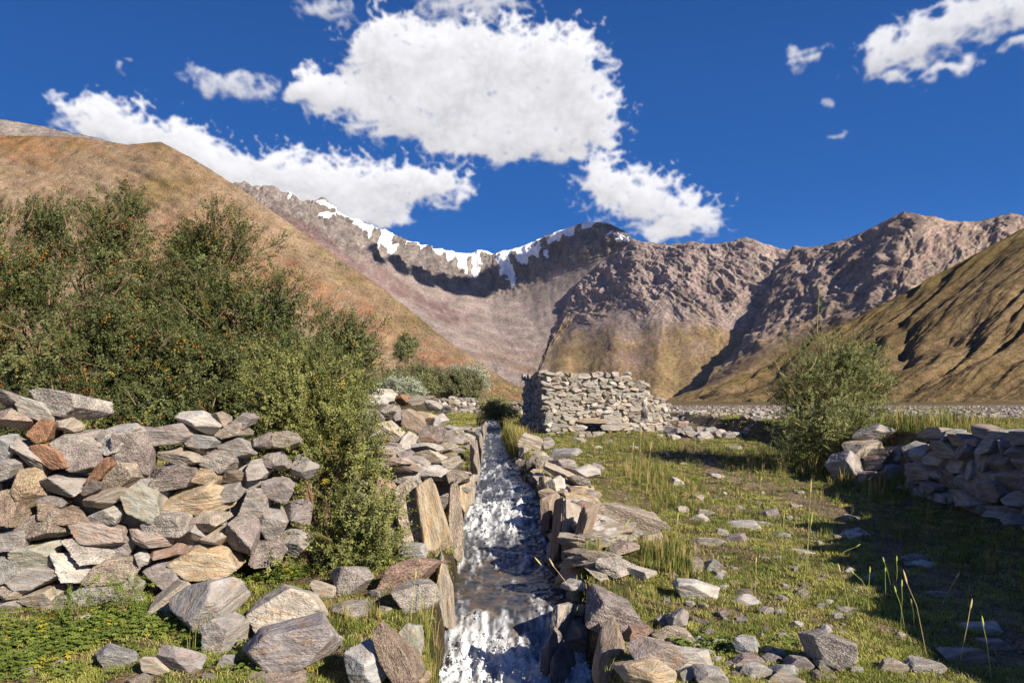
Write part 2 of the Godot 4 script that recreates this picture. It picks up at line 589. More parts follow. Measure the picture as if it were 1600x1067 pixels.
func build_hills() -> void:
	var N := nz
	var R := nr
	# --- the tan hillside across the stream
	sheet("hill", "broad tan hillside with red earth scars sloping down to the valley", [
		[[-900, 60, 1500], [-400, 150, 1300], [0, 212, 1150], [120, 214, 1120], [200, 226, 1080], [250, 221, 1060], [300, 247, 1030], [375, 294, 1000], [450, 347, 970], [520, 397, 930], [600, 452, 880], [680, 517, 820], [740, 560, 780], [800, 600, 730], [845, 623, 690]],
		[[-1100, 330, 1000], [-300, 360, 930], [0, 390, 880], [200, 400, 850], [330, 440, 815], [470, 500, 775], [600, 545, 735], [720, 590, 695], [848, 624, 665]],
		[[-1300, 520, 620], [-200, 560, 600], [200, 575, 600], [450, 592, 605], [600, 606, 610], [730, 616, 625], [850, 626, 640]],
		[[-1400, 640, 330], [-100, 640, 380], [300, 637, 440], [560, 634, 490], [720, 634, 540], [852, 633, 580]]],
		420, 210, mats.hill,
		func(u, t, q, p):
			var env := sstep(-0.02, 0.16, t) * (1.0 - 0.7 * sstep(0.7, 1.0, t))
			var dgl: float = p.x * 0.006 + p.y * 0.014
			return env * (7.0 * N.get_noise_2d(dgl * 0.8 + 4.0, p.x * 0.002) - 7.0 * n6.get_noise_2d(dgl * 1.6, p.x * 0.004) + 3.0 * N.get_noise_3dv(p * 0.02)) + 1.0 * N.get_noise_3dv(p * 0.07),
		func(u, t, q, p, n):
			var a := N.get_noise_3dv(p * 0.006)
			var b := N.get_noise_2d(p.x * 0.02 + p.y * 0.047, p.x * 0.006)
			var c := N.get_noise_3dv(p * 0.05)
			var k := Color(0.285, 0.21, 0.138).lerp(Color(0.345, 0.275, 0.20), clampf(0.4 + 1.2 * b, 0, 1))
			k = k.lerp(Color(0.22, 0.165, 0.075), clampf(a * 2.2 - 0.1, 0, 0.8))
			k = k.lerp(Color(0.34, 0.17, 0.075), (1.0 - sstep(0.0, 0.16, t + 0.1 * b)) * (1.0 - sstep(0.15, 0.45, u - 0.3)) * 0.6)
			var red := (1.0 - sstep(0.05, 0.13, absf(t - 0.22 - 0.1 * a - (0.95 - u) * 0.2))) * sstep(0.62, 0.72, u) * clampf(0.45 + 2.0 * c + b, 0, 1)
			k = k.lerp(Color(0.32, 0.15, 0.08), red * 0.7)
			k = k.lerp(Color(0.20, 0.165, 0.06), sstep(0.72, 0.9, u) * sstep(-0.3, 0.3, a + b) * 0.4)
			var rocky := clampf(c * 3.0 - 0.7, 0, 1) * clampf(0.4 + b, 0, 1)
			k = k.lerp(Color(0.27, 0.2, 0.16), rocky * 0.8)
			# low shrubs dotted over the slope
			return k.lerp(Color(0.12, 0.11, 0.05), sstep(0.36, 0.55, n1.get_noise_3dv(p * 0.14)) * sstep(-0.25, 0.25, a + b) * 0.75),
		700.0)
	# --- the grey ridge that looks over its shoulder
	sheet("mountain", "grey bare ridge showing over the shoulder of the tan hillside", [
		[[-700, 120, 2500], [-200, 170, 2500], [0, 186, 2500], [60, 196, 2450], [110, 207, 2400], [160, 217, 2400], [240, 245, 2400], [330, 300, 2400]],
		[[-700, 300, 2000], [0, 330, 2000], [330, 400, 2000]],
		[[-700, 620, 1500], [0, 620, 1500], [330, 620, 1500]]],
		160, 60, mats.peak,
		func(u, t, q, p): return sstep(-0.02, 0.2, t) * 40.0 * R.get_noise_3dv(p * 0.004) + 5.0 * N.get_noise_3dv(p * 0.02),
		func(u, t, q, p, n): return Color(0.26, 0.24, 0.235).lerp(Color(0.34, 0.31, 0.29), clampf(0.5 + 1.5 * N.get_noise_3dv(p * 0.012), 0, 1)),
		900.0)
	# --- the head of the valley: ridge with snow, cirque cliff, scree
	sheet("mountain", "snow streaked grey peaks with dark cliffs closing the head of the valley", [
		[[240, 330, 3900], [340, 302, 3900], [375, 293, 3900], [400, 293, 3900], [424, 290, 3920], [440, 300, 3950], [462, 316, 4000], [482, 318, 4050], [504, 309, 4080], [520, 324, 4150], [545, 343, 4250], [575, 353, 4400], [612, 368, 4550], [655, 384, 4750], [700, 393, 4950], [735, 398, 5050], [752, 391, 5080], [770, 397, 5080], [800, 391, 5000], [838, 377, 4900], [880, 359, 4750], [915, 348, 4600], [945, 347, 4450], [965, 356, 4350], [992, 375, 4200], [1060, 395, 4100]],
		[[240, 365, 3700], [375, 335, 3700], [430, 345, 3760], [500, 372, 3880], [560, 398, 4120], [610, 415, 4370], [660, 430, 4600], [720, 447, 4800], [770, 455, 4850], [810, 449, 4780], [850, 428, 4700], [890, 408, 4560], [930, 392, 4400], [970, 382, 4280], [1060, 405, 4000]],
		[[260, 420, 3350], [420, 420, 3450], [540, 455, 3650], [620, 470, 3950], [700, 490, 4180], [770, 503, 4250], [830, 500, 4250], [890, 480, 4200], [960, 455, 4100], [1060, 430, 3900]],
		[[420, 540, 2800], [560, 540, 2950], [680, 552, 3150], [760, 560, 3300], [820, 566, 3350], [850, 563, 3400], [880, 548, 3550], [960, 510, 3700], [1040, 480, 3700]],
		[[500, 632, 2400], [700, 630, 2500], [800, 622, 2600], [835, 615, 2700], [862, 606, 2800], [920, 600, 2900], [1000, 600, 3000]]],
		500, 230, mats.peak,
		func(u, t, q, p):
			var cliff := (1.0 - sstep(0.22, 0.34, t))
			var e := sstep(-0.02, 0.06, t)
			var g := 46.0 * n6.get_noise_3d(p.x * 0.007, p.y * 0.0022, p.z * 0.003) * cliff
			return e * (g + 30.0 * R.get_noise_3d(p.x * 0.003, p.y * 0.003, p.z * lerpf(0.0004, 0.003, cliff)) * lerpf(0.2, 1.0, cliff) + 3.0 * N.get_noise_2d(u * 40.0, t * 3.0) * (1.0 - cliff)) + 6.0 * N.get_noise_3d(p.x * 0.02, p.y * lerpf(0.006, 0.02, cliff), p.z * lerpf(0.0008, 0.004, cliff)) * lerpf(0.25, 1.0, cliff),
		func(u, t, q, p, n):
			var a := N.get_noise_3dv(p * 0.003)
			var b := n1.get_noise_2d(u * 60.0, t * 9.0) * 0.6 + n1.get_noise_2d(u * 130.0, t * 20.0) * 0.3
			var c := N.get_noise_3dv(p * 0.02)
			var k := Color(0.20, 0.18, 0.18).lerp(Color(0.30, 0.275, 0.27), clampf(0.5 + 1.4 * b + c, 0, 1))
			if t > 0.2:
				k = k.lerp(Color(0.33, 0.285, 0.275), sstep(0.22, 0.4, t + 0.05 * b))
				k = k.lerp(Color(0.215, 0.145, 0.15), clampf((1.0 - sstep(0.015, 0.07, absf(q.y - (420.0 + (q.x - 560.0) * 0.5) - 25.0 * a) / 300.0)) * (1.0 - sstep(700.0, 760.0, q.x)) * (0.8 + b), 0, 0.85))
				k = k.lerp(Color(0.30, 0.23, 0.19), sstep(0.55, 0.8, t) * clampf(0.5 + 2.0 * a, 0, 1))
			# snow on the crest, in gullies and patches
			var deep := curve([[520, 0.0], [545, 0.06], [565, 0.13], [600, 0.17], [625, 0.07], [660, 0.06], [690, 0.09], [715, 0.16], [745, 0.18], [765, 0.07], [778, 0.05], [790, 0.22], [825, 0.17], [850, 0.10], [880, 0.085], [935, 0.075], [952, 0.03], [958, 0.0]], q.x)
			var lobe := n1.get_noise_2d(u * 48.0, t * 7.0)
			var snow := sstep(-0.006, 0.008, deep * (0.82 + 0.85 * lobe + 0.25 * c) - maxf(t, 0.0)) if deep > 0.001 else 0.0
			var patch := 0.0
			for s in [[447, 308, 3, 12], [505, 330, 12, 6], [528, 336, 9, 4], [508, 343, 14, 5], [975, 376, 16, 8], [790, 432, 9, 16], [745, 420, 9, 5], [850, 392, 6, 9], [860, 404, 4, 7]]:
				patch = maxf(patch, 1.0 - Vector2((q.x - s[0]) / s[2], (q.y - s[1]) / s[3]).length() + 0.45 * c + 0.4 * lobe)
			snow = maxf(snow, sstep(0.0, 0.15, patch))
			return Color(k.r, k.g, k.b, 1.0 - snow),
		1500.0)
	# --- the rocky mountain in the middle
	sheet("mountain", "purple brown rocky mountain with olive lower slopes behind the stone hut", [
		[[848, 562, 3430], [870, 502, 4170], [905, 442, 4330], [945, 405, 4300], [992, 377, 4120], [1020, 379, 4020], [1045, 384, 3920], [1080, 377, 3820], [1110, 382, 3760], [1140, 378, 3720], [1167, 371, 3680], [1190, 380, 3650], [1222, 390, 3600], [1300, 400, 3600]],
		[[842, 576, 3230], [862, 530, 3780], [900, 490, 3950], [950, 470, 3800], [1000, 462, 3520], [1080, 455, 3380], [1160, 452, 3300], [1215, 450, 3250], [1290, 440, 3250]],
		[[838, 592, 2980], [860, 565, 3260], [900, 545, 3320], [960, 530, 3200], [1030, 540, 3000], [1100, 548, 2950], [1170, 530, 2950], [1260, 520, 2950]],
		[[832, 628, 2650], [900, 626, 2650], [1000, 626, 2620], [1100, 626, 2600], [1250, 628, 2600]]],
		430, 240, mats.peak,
		func(u, t, q, p):
			var e := sstep(-0.02, 0.1, t) * sstep(0.0, 0.14, u)
			var rock := 1.0 - sstep(0.3, 0.55, t + 0.12 * n1.get_noise_2d(u * 6.0, 3.0))
			return e * (rock * (44.0 * n6.get_noise_3d(p.x * 0.0045 + p.y * 0.003, p.y * 0.0028, p.z * 0.0022)) + (1.0 - rock) * (14.0 * n1.get_noise_2d(u * 6.0, t * 2.0) - 5.0 * n6.get_noise_3d(p.x * 0.006, p.y * 0.003, p.z * 0.002))) + lerpf(2.0, 8.0, rock) * N.get_noise_3d(p.x * 0.016, p.y * lerpf(0.006, 0.016, rock), p.z * lerpf(0.001, 0.004, rock)),
		func(u, t, q, p, n):
			var a := N.get_noise_3dv(p * 0.004)
			var b := N.get_noise_2d(u * 50.0 + t * 12.0, t * 7.0)
			var c := N.get_noise_3dv(p * 0.025)
			var k := Color(0.30, 0.25, 0.24).lerp(Color(0.39, 0.335, 0.32), clampf(0.45 + 1.2 * b, 0, 1))
			k = k.lerp(Color(0.23, 0.185, 0.18), clampf(c * 2.0 - 0.2, 0, 0.7))
			var low := sstep(495.0, 545.0, q.y + 45.0 * a + 25.0 * b)
			k = k.lerp(Color(0.245, 0.19, 0.098).lerp(Color(0.30, 0.22, 0.13), clampf(0.5 + 1.5 * b, 0, 1)), low)
			k = k.lerp(Color(0.26, 0.19, 0.175), low * clampf(1.0 - Vector2((q.x - 990.0) / 45.0, (q.y - 560.0) / 25.0).length() + 1.2 * c, 0, 1))
			return k.lerp(Color(0.34, 0.29, 0.26), (1.0 - sstep(0.02, 0.09, u)) * clampf(0.6 + b, 0, 1)),
		1200.0)
	# --- the mountain on the sunny side
	sheet("mountain", "brown craggy mountain rising behind the gullied slope", [
		[[1165, 560, 2850], [1200, 480, 3150], [1222, 412, 3380], [1240, 384, 3420], [1262, 386, 3350], [1290, 384, 3270], [1330, 371, 3150], [1372, 351, 3020], [1413, 330, 2900], [1440, 336, 2750], [1470, 341, 2780], [1500, 347, 2800], [1535, 345, 2800], [1560, 339, 2780], [1582, 332, 2750], [1605, 340, 2750], [1700, 320, 2800], [1900, 300, 2800]],
		[[1140, 575, 2700], [1180, 530, 2780], [1230, 480, 2820], [1300, 462, 2700], [1400, 430, 2440], [1500, 420, 2430], [1600, 410, 2420], [1900, 400, 2450]],
		[[1090, 605, 2350], [1170, 575, 2300], [1280, 545, 2200], [1400, 515, 1980], [1600, 480, 1980], [1900, 470, 1980]],
		[[1020, 630, 2000], [1150, 628, 1900], [1300, 628, 1550], [1600, 620, 1550], [1900, 620, 1550]]],
		430, 220, mats.peak,
		func(u, t, q, p):
			var e := sstep(-0.02, 0.1, t)
			var rock := 1.0 - sstep(0.42, 0.62, t)
			return e * (rock * (42.0 * n6.get_noise_3d(p.x * 0.005 - p.y * 0.0035, p.y * 0.003, p.z * 0.0022)) + (1.0 - rock) * (10.0 * n1.get_noise_2d(u * 6.0 + t * 2.0, t * 2.0) - 5.0 * n6.get_noise_3d(p.x * 0.007, p.y * 0.003, p.z * 0.002))) + lerpf(2.0, 7.0, rock) * N.get_noise_3d(p.x * 0.018, p.y * lerpf(0.006, 0.018, rock), p.z * lerpf(0.001, 0.004, rock)),
		func(u, t, q, p, n):
			var b := N.get_noise_2d(u * 60.0 + t * 18.0, t * 8.0)
			var c := N.get_noise_3dv(p * 0.025)
			var k := Color(0.275, 0.22, 0.195).lerp(Color(0.36, 0.30, 0.27), clampf(0.45 + 1.2 * b, 0, 1))
			k = k.lerp(Color(0.20, 0.16, 0.15), clampf(c * 2.4 - 0.35, 0, 0.8))
			return k.lerp(Color(0.255, 0.185, 0.095).lerp(Color(0.31, 0.225, 0.135), clampf(0.5 + b, 0, 1)), sstep(0.42, 0.6, t + 0.12 * b)),
		1200.0)
	# --- the gullied slope on the sunny side
	sheet("hill", "olive brown hillside cut by dark slanting gullies", [
		[[1070, 634, 420], [1130, 606, 430], [1200, 574, 440], [1300, 519, 455], [1400, 466, 470], [1500, 411, 485], [1600, 357, 500], [1750, 280, 520], [2000, 180, 540], [2600, 60, 560]],
		[[1055, 637, 400], [1180, 610, 405], [1280, 570, 410], [1400, 520, 412], [1560, 440, 415], [1800, 350, 420], [2300, 250, 430]],
		[[1045, 640, 350], [1250, 626, 345], [1400, 596, 342], [1550, 550, 340], [1750, 500, 340], [2100, 470, 340]],
		[[1020, 645, 300], [1200, 645, 285], [1400, 645, 275], [1600, 648, 270], [1900, 650, 260]]],
		360, 170, mats.near_hill,
		func(u, t, q, p):
			var e := sstep(-0.02, 0.12, t) * (1.0 - 0.9 * sstep(0.75, 1.0, t))
			return e * (5.5 * absf(n1.get_noise_2d(u * 8.0 + 0.5 * t + 3.0 + 0.5 * n1.get_noise_2d(u * 5.0, t * 3.0), t * 1.1 + 2.0)) + 3.0 * n6.get_noise_2d(u * 8.0 + t, t * 2.2) + 0.7 * N.get_noise_3dv(p * 0.05)) + 0.5 * N.get_noise_3dv(p * 0.25),
		func(u, t, q, p, n):
			var a := N.get_noise_3dv(p * 0.012)
			var b := N.get_noise_2d(u * 40.0, t * 5.0)
			var c := N.get_noise_3dv(p * 0.22)
			var k := Color(0.20, 0.15, 0.08).lerp(Color(0.29, 0.215, 0.13), clampf(0.5 + 1.1 * a + b, 0, 1))
			k = k.lerp(Color(0.19, 0.16, 0.05), (1.0 - sstep(0.05, 0.3, t)) * 0.6)
			k = k.lerp(Color(0.12, 0.10, 0.05), sstep(0.25, 0.5, n1.get_noise_3dv(p * 0.35)) * clampf(0.5 + 1.5 * a, 0, 1) * 0.8)
			return k.lerp(Color(0.10, 0.085, 0.045), clampf(c * 3.0 - 0.5, 0, 0.75)),
		300.0)


# The long cloud, high over the valley, whose shadow lies on the cirque.
func build_cloud() -> void:
	var to_sun := Vector3(0.63, 0.49, 0.60).normalized()
	var v := PackedVector3Array()
	var f := PackedInt32Array()
	var ball := icosphere(3)
	for q in [[590, 396, 4250, 60], [625, 411, 4400, 75], [665, 428, 4520, 85], [705, 440, 4650, 95], [745, 440, 4750, 110], [790, 428, 4850, 125], [830, 420, 4800, 115], [870, 408, 4700, 100], [905, 396, 4560, 85], [935, 385, 4430, 60]]:
		var c := P(q[0], q[1], q[2]) + to_sun * 3300.0
		var first := v.size()
		for d in ball[0]:
			v.append(c + d * q[3] * (1.0 + 0.35 * nz.get_noise_3dv(d * 1.3 + c * 0.01)) * Vector3(1.15, 0.95, 1.15))
		for i in ball[1]:
			f.append(first + i)
	var o := mi("cloud", arr_mesh(v, f, smooth_normals(v, f)), mats.cloud, self)
	tag(o, "long white cloud whose shadow darkens the cirque cliffs", "", "", "structure")


# ------------------------------------------------------------------ sky

# (density, height within the cloud, thinness) of the clouds in a direction
func cloud_density(live: Array, az: float, el: float, ce: float) -> Vector3:
	var ax := wrapf(az, -180, 180)
	var wx := ax + 0.9 * n1.get_noise_2d(ax * 0.45, el * 0.6)
	var wy := el + 0.6 * n1.get_noise_2d(ax * 0.45 + 70.0, el * 0.6)
	var sum := 0.0
	var lift := 0.0
	var ws := 0.0
	for b in live:
		var dx: float = wrapf(wx - b[0], -180, 180) / b[2]
		var dy: float = (wy - b[1]) / b[3]
		var q := 1.25 - dx * dx - dy * dy
		if q > 0.0:
			sum += q * q
			lift += q * q * dy
			ws += q * q * b[4]
	if sum <= 0.001:
		return Vector3(-1, 0, 0)
	var cx := ax * ce
	var billow := 1.0 - absf(n1.get_noise_2d(cx * 0.75, el * 0.9)) * 1.5
	billow = 0.56 * billow + 0.29 * (1.0 - absf(n1.get_noise_2d(cx * 1.7 + 20.0, el * 2.0)) * 1.5) + 0.11 * (1.0 - absf(n1.get_noise_2d(cx * 3.8, el * 4.4 + 30.0)) * 1.5) + 0.04 * (1.0 - absf(n1.get_noise_2d(cx * 8.0, el * 9.0)) * 1.5)
	return Vector3(minf(sum, 1.6) - 0.95 + 0.95 * billow + 0.35 * nz.get_noise_2d(cx * 0.5, el * 0.7) - ws / sum * 0.45, lift / sum, ws / sum)


func build_sky() -> void:
	var W := 4096
	var H := 2048
	var clouds := [
		[[600, 85, 70, 62], [680, 95, 120, 75], [780, 110, 150, 85], [880, 115, 85, 78], [925, 180, 58, 55], [850, 205, 120, 50], [740, 228, 100, 30], [620, 175, 120, 50], [520, 145, 75, 38], [480, 140, 36, 26], [700, 170, 120, 60], [800, 190, 120, 60], [640, 130, 100, 60], [900, 220, 60, 30]],
		[[140, 190, 70, 42], [215, 212, 95, 56], [290, 245, 95, 56], [370, 272, 90, 50], [460, 285, 95, 58], [560, 295, 85, 58], [600, 330, 55, 30], [692, 290, 52, 34], [640, 288, 65, 42], [330, 300, 120, 50], [480, 320, 110, 40]],
		[[945, 278, 56, 44], [1000, 312, 95, 56], [1080, 338, 75, 36], [1040, 365, 60, 20]],
		[[1385, 85, 60, 36], [1440, 62, 80, 46], [1520, 30, 80, 46], [1590, 12, 66, 36], [1650, 0, 66, 36], [1402, 130, 36, 18], [1485, 105, 60, 14]],
		[[380, 138, 70, 28], [325, 128, 40, 26]], [[505, 12, 60, 20]], [[740, 2, 120, 22]], [[1262, 76, 34, 13], [1255, 98, 38, 14]], [[1592, 74, 32, 18]], [[185, 105, 22, 8], [220, 97, 16, 6]], [[1320, 205, 20, 10]], [[1290, 165, 22, 8]],
	]
	var wisp := [0, 0, 0.05, 0.3, 0.6, 0.6, 0.5, 0.6, 0.4, 1.0, 1.1, 1.0]
	# blobs as [azimuth, elevation, half width, half height, wisp], degrees
	var blobs := []
	for c in clouds.size():
		for b in clouds[c]:
			var dir := P(b[0], b[1], 1.0) - Vector3(0, EYE, 0)
			var az := rad_to_deg(atan2(dir.x, -dir.z))
			var el := rad_to_deg(atan2(dir.y, Vector2(dir.x, dir.z).length()))
			var k := 57.3 / F * cos(deg_to_rad(az))
			blobs.append([az, el, b[2] * k * cos(deg_to_rad(az)) / cos(deg_to_rad(el)), b[3] * k, wisp[c]])
	rng.seed = 77
	for c in 30:
		var az := rng.randf_range(44, 316)
		var el := rng.randf_range(8, 42)
		for b in 7:
			blobs.append([wrapf(az + rng.randf_range(-9, 9), -180, 180), el + rng.randf_range(-2, 2.5), rng.randf_range(3, 6), rng.randf_range(1.5, 3.2), 0.1])
	# gather which blobs touch each 4-degree column of the sky
	var columns := []
	columns.resize(90)
	for i in 90:
		columns[i] = []
	for b in blobs:
		for i in 90:
			var az := i * 4.0 + 2.0
			if absf(wrapf(az - b[0], -180, 180)) < b[2] * 1.5 + 3.0:
				columns[i].append(b)
	var data := PackedByteArray()
	data.resize(W * H * 3)
	var low := Color(0.018, 0.130, 0.44)
	var high := Color(0.010, 0.048, 0.185)
	for y in H / 2:
		var el := 90.0 - (y + 0.5) * 180.0 / H
		var t := pow(clampf(el / 34.0, 0, 1), 0.75)
		var base := low.lerp(high, t)
		base = base.lerp(Color(0.06, 0.22, 0.56), 0.6 * (1.0 - sstep(0.0, 15.0, el)))
		var bs := base.linear_to_srgb()
		var r8 := int(bs.r * 255.0)
		var g8 := int(bs.g * 255.0)
		var b8 := int(bs.b * 255.0)
		var ce := cos(deg_to_rad(el))
		for col in 90:
			var live := []
			for b in columns[col]:
				if absf(el - b[1]) < b[3] * 1.5 + 1.0:
					live.append(b)
			var x0 := int(col * 4.0 / 360.0 * W)
			var x1 := int((col + 1) * 4.0 / 360.0 * W)
			for x in range(x0, x1):
				var o := (y * W + x) * 3
				if live.is_empty():
					data[o] = r8
					data[o + 1] = g8
					data[o + 2] = b8
					continue
				var az := (x + 0.5) * 360.0 / W
				var den := cloud_density(live, az, el, ce)
				var dens := den.x
				if dens < -0.2:
					data[o] = r8
					data[o + 1] = g8
					data[o + 2] = b8
					continue
				var ws := minf(den.z, 1.0)
				# crisp heads, frayed bases
				var soft := lerpf(0.8, 1.5, clampf(0.45 - den.y * 0.6, 0, 1)) + ws * 0.6
				var alpha := sstep(-0.2, soft, dens + 0.24 + 0.14 * nz.get_noise_2d(wrapf(az, -180, 180) * 1.6, el * 2.4))
				# how much cloud lies towards the sun
				var toward := cloud_density(live, az + 1.1, el + 1.0, ce).x
				var thick := sstep(0.2, 1.6, dens)
				var mass := n1.get_noise_2d(wrapf(az, -180, 180) * ce * 0.28 + 11.0, el * 0.36) * 0.6 + n1.get_noise_2d(wrapf(az, -180, 180) * ce * 0.7, el * 0.9 + 5.0) * 0.4
				var shine := 0.62 + 0.06 * clampf((dens - toward) * 1.0, -1.0, 1.0) + 0.11 * clampf(den.y, -1, 0.4) + 0.09 * mass * thick - 0.11 * thick
				shine *= lerpf(1.0, 0.85, ws)
				var c := Color(shine * 0.975, shine * 0.965, shine)
				var m := Color(base.r, base.g, base.b).lerp(c, alpha * lerpf(1.0, 0.75, ws)).linear_to_srgb()
				data[o] = int(clampf(m.r, 0, 1) * 255.0)
				data[o + 1] = int(clampf(m.g, 0, 1) * 255.0)
				data[o + 2] = int(clampf(m.b, 0, 1) * 255.0)
	var g := Color(0.25, 0.19, 0.12).linear_to_srgb()
	var row := PackedByteArray()
	row.resize(W * 3)
	for x in W:
		row[x * 3] = int(g.r * 255)
		row[x * 3 + 1] = int(g.g * 255)
		row[x * 3 + 2] = int(g.b * 255)
	var full := data.slice(0, W * (H / 2) * 3)
	for y in H / 2:
		full.append_array(row)
	var pm := PanoramaSkyMaterial.new()
	pm.panorama = ImageTexture.create_from_image(Image.create_from_data(W, H, false, Image.FORMAT_RGB8, full))
	var sky := Sky.new()
	sky.sky_material = pm
	var env := Environment.new()
	env.background_mode = Environment.BG_SKY
	env.sky = sky
	env.background_energy_multiplier = 0.85
	env.tonemap_mode = Environment.TONE_MAPPER_LINEAR
	env.tonemap_exposure = 1.8
	env.sdfgi_enabled = true
	env.ssao_enabled = true
	env.ssil_enabled = true
	env.fog_enabled = true
	env.fog_density = 0.000009
	env.fog_light_color = Color(0.72, 0.80, 0.95)
	var we := WorldEnvironment.new()
	we.name = "world"
	we.environment = env
	add_child(we)


# ------------------------------------------------------------------ stones

func pick(kind: String) -> Mesh:
	var l: Array = {"fine": stones_fine, "mid": stones_mid, "small": stones_small, "slab": stones_slab}[kind]
	return l[rng.randi() % l.size()]


func rock_mat(key: String) -> Material:
	return mats["%s%d" % [key, rng.randi() % 3]]


func put_stone(parent: Node, called: String, at: Vector3, size: Vector3, rot: float, key: String, set_name := "mid", yaw := 0.0, wobble := 0.16) -> MeshInstance3D:
	var b := Basis(Vector3.UP, yaw) * Basis(Vector3.BACK, deg_to_rad(rot))
	b = b * Basis.from_euler(Vector3(rng.randf_range(-wobble, wobble), rng.randf_range(-wobble, wobble), 0))
	# turn the shape round so that no two look alike
	var flip := Basis()
	if rng.randf() < 0.5:
		flip = Basis(Vector3.UP, PI)
	if rng.randf() < 0.5:
		flip = Basis(Vector3.RIGHT, PI) * flip
	b = b * flip * Basis.from_scale(size)
	return mi(called, pick(set_name), rock_mat(key), parent, Transform3D(b, at))


func stone_list(parent: Node3D, list: Array, dist: Callable, thick: float, set_name: String, yaw := 0.0) -> void:
	for s in list:
		var d: float = dist.call(s[0], s[1])
		if s.size() > 6:
			d = s[6]
		var w: float = s[2] * d / F * 1.07
		var h: float = s[3] * d / F * 1.12
		var t := clampf(thick * rng.randf_range(0.85, 1.15), minf(w, h) * 0.9, maxf(w, h) * 1.3)
		put_stone(parent, "stone", P(s[0], s[1], d + t * 0.25) - parent.position, Vector3(w, h, t), s[4], s[5], set_name, yaw)


# Coursed rubble between two ground points. top(t) gives the height of the wall along it.
func courses(parent: Node3D, a: Vector3, b: Vector3, foot: Callable, top: Callable, thick: float, lens: Vector2, highs: Vector2, keys: Array, set_name: String, keep: Variant = null) -> void:
	var along := b - a
	var length := Vector2(along.x, along.z).length()
	var yaw := atan2(-along.z, along.x)
	var y := -highs.x * 0.3
	while y < 3.0:
		var h := rng.randf_range(highs.x, highs.y)
		var s := rng.randf_range(-lens.y, 0.0) * 0.5
		var any := false
		while s < length:
			var w := rng.randf_range(lens.x, lens.y) * (1.0 if rng.randf() < 0.8 else 1.5)
			var t := clampf((s + w / 2) / length, 0, 1)
			var hh := h * rng.randf_range(0.8, 1.2)
			var lift := y + hh / 2 + rng.randf_range(-0.15, 0.15) * h
			if lift < top.call(t) and s + w * 0.5 < length:
				any = true
				if keep == null or keep.call(t * length, lift, w, hh):
					var p := a + along * ((s + w / 2) / length)
					p.y = foot.call(p.x, -p.z) + lift
					var set_back := rng.randf_range(-0.04, 0.04) * thick / 0.3
					p += Vector3(sin(yaw), 0, cos(yaw)) * set_back
					put_stone(parent, "stone", p - parent.position, Vector3(w * 1.16, hh * 1.38, thick * rng.randf_range(0.85, 1.1)), rng.randf_range(-9, 9), keys[rng.randi() % keys.size()], set_name, yaw, 0.1)
			s += w * 0.97
		y += h * 0.97
		if not any:
			break


func box_part(parent: Node3D, called: String, a: Vector3, b: Vector3, mat: Material, yaw := 0.0) -> void:
	var m := BoxMesh.new()
	m.size = b
	mi(called, m, mat, parent, Transform3D(Basis(Vector3.UP, yaw), a - parent.position))


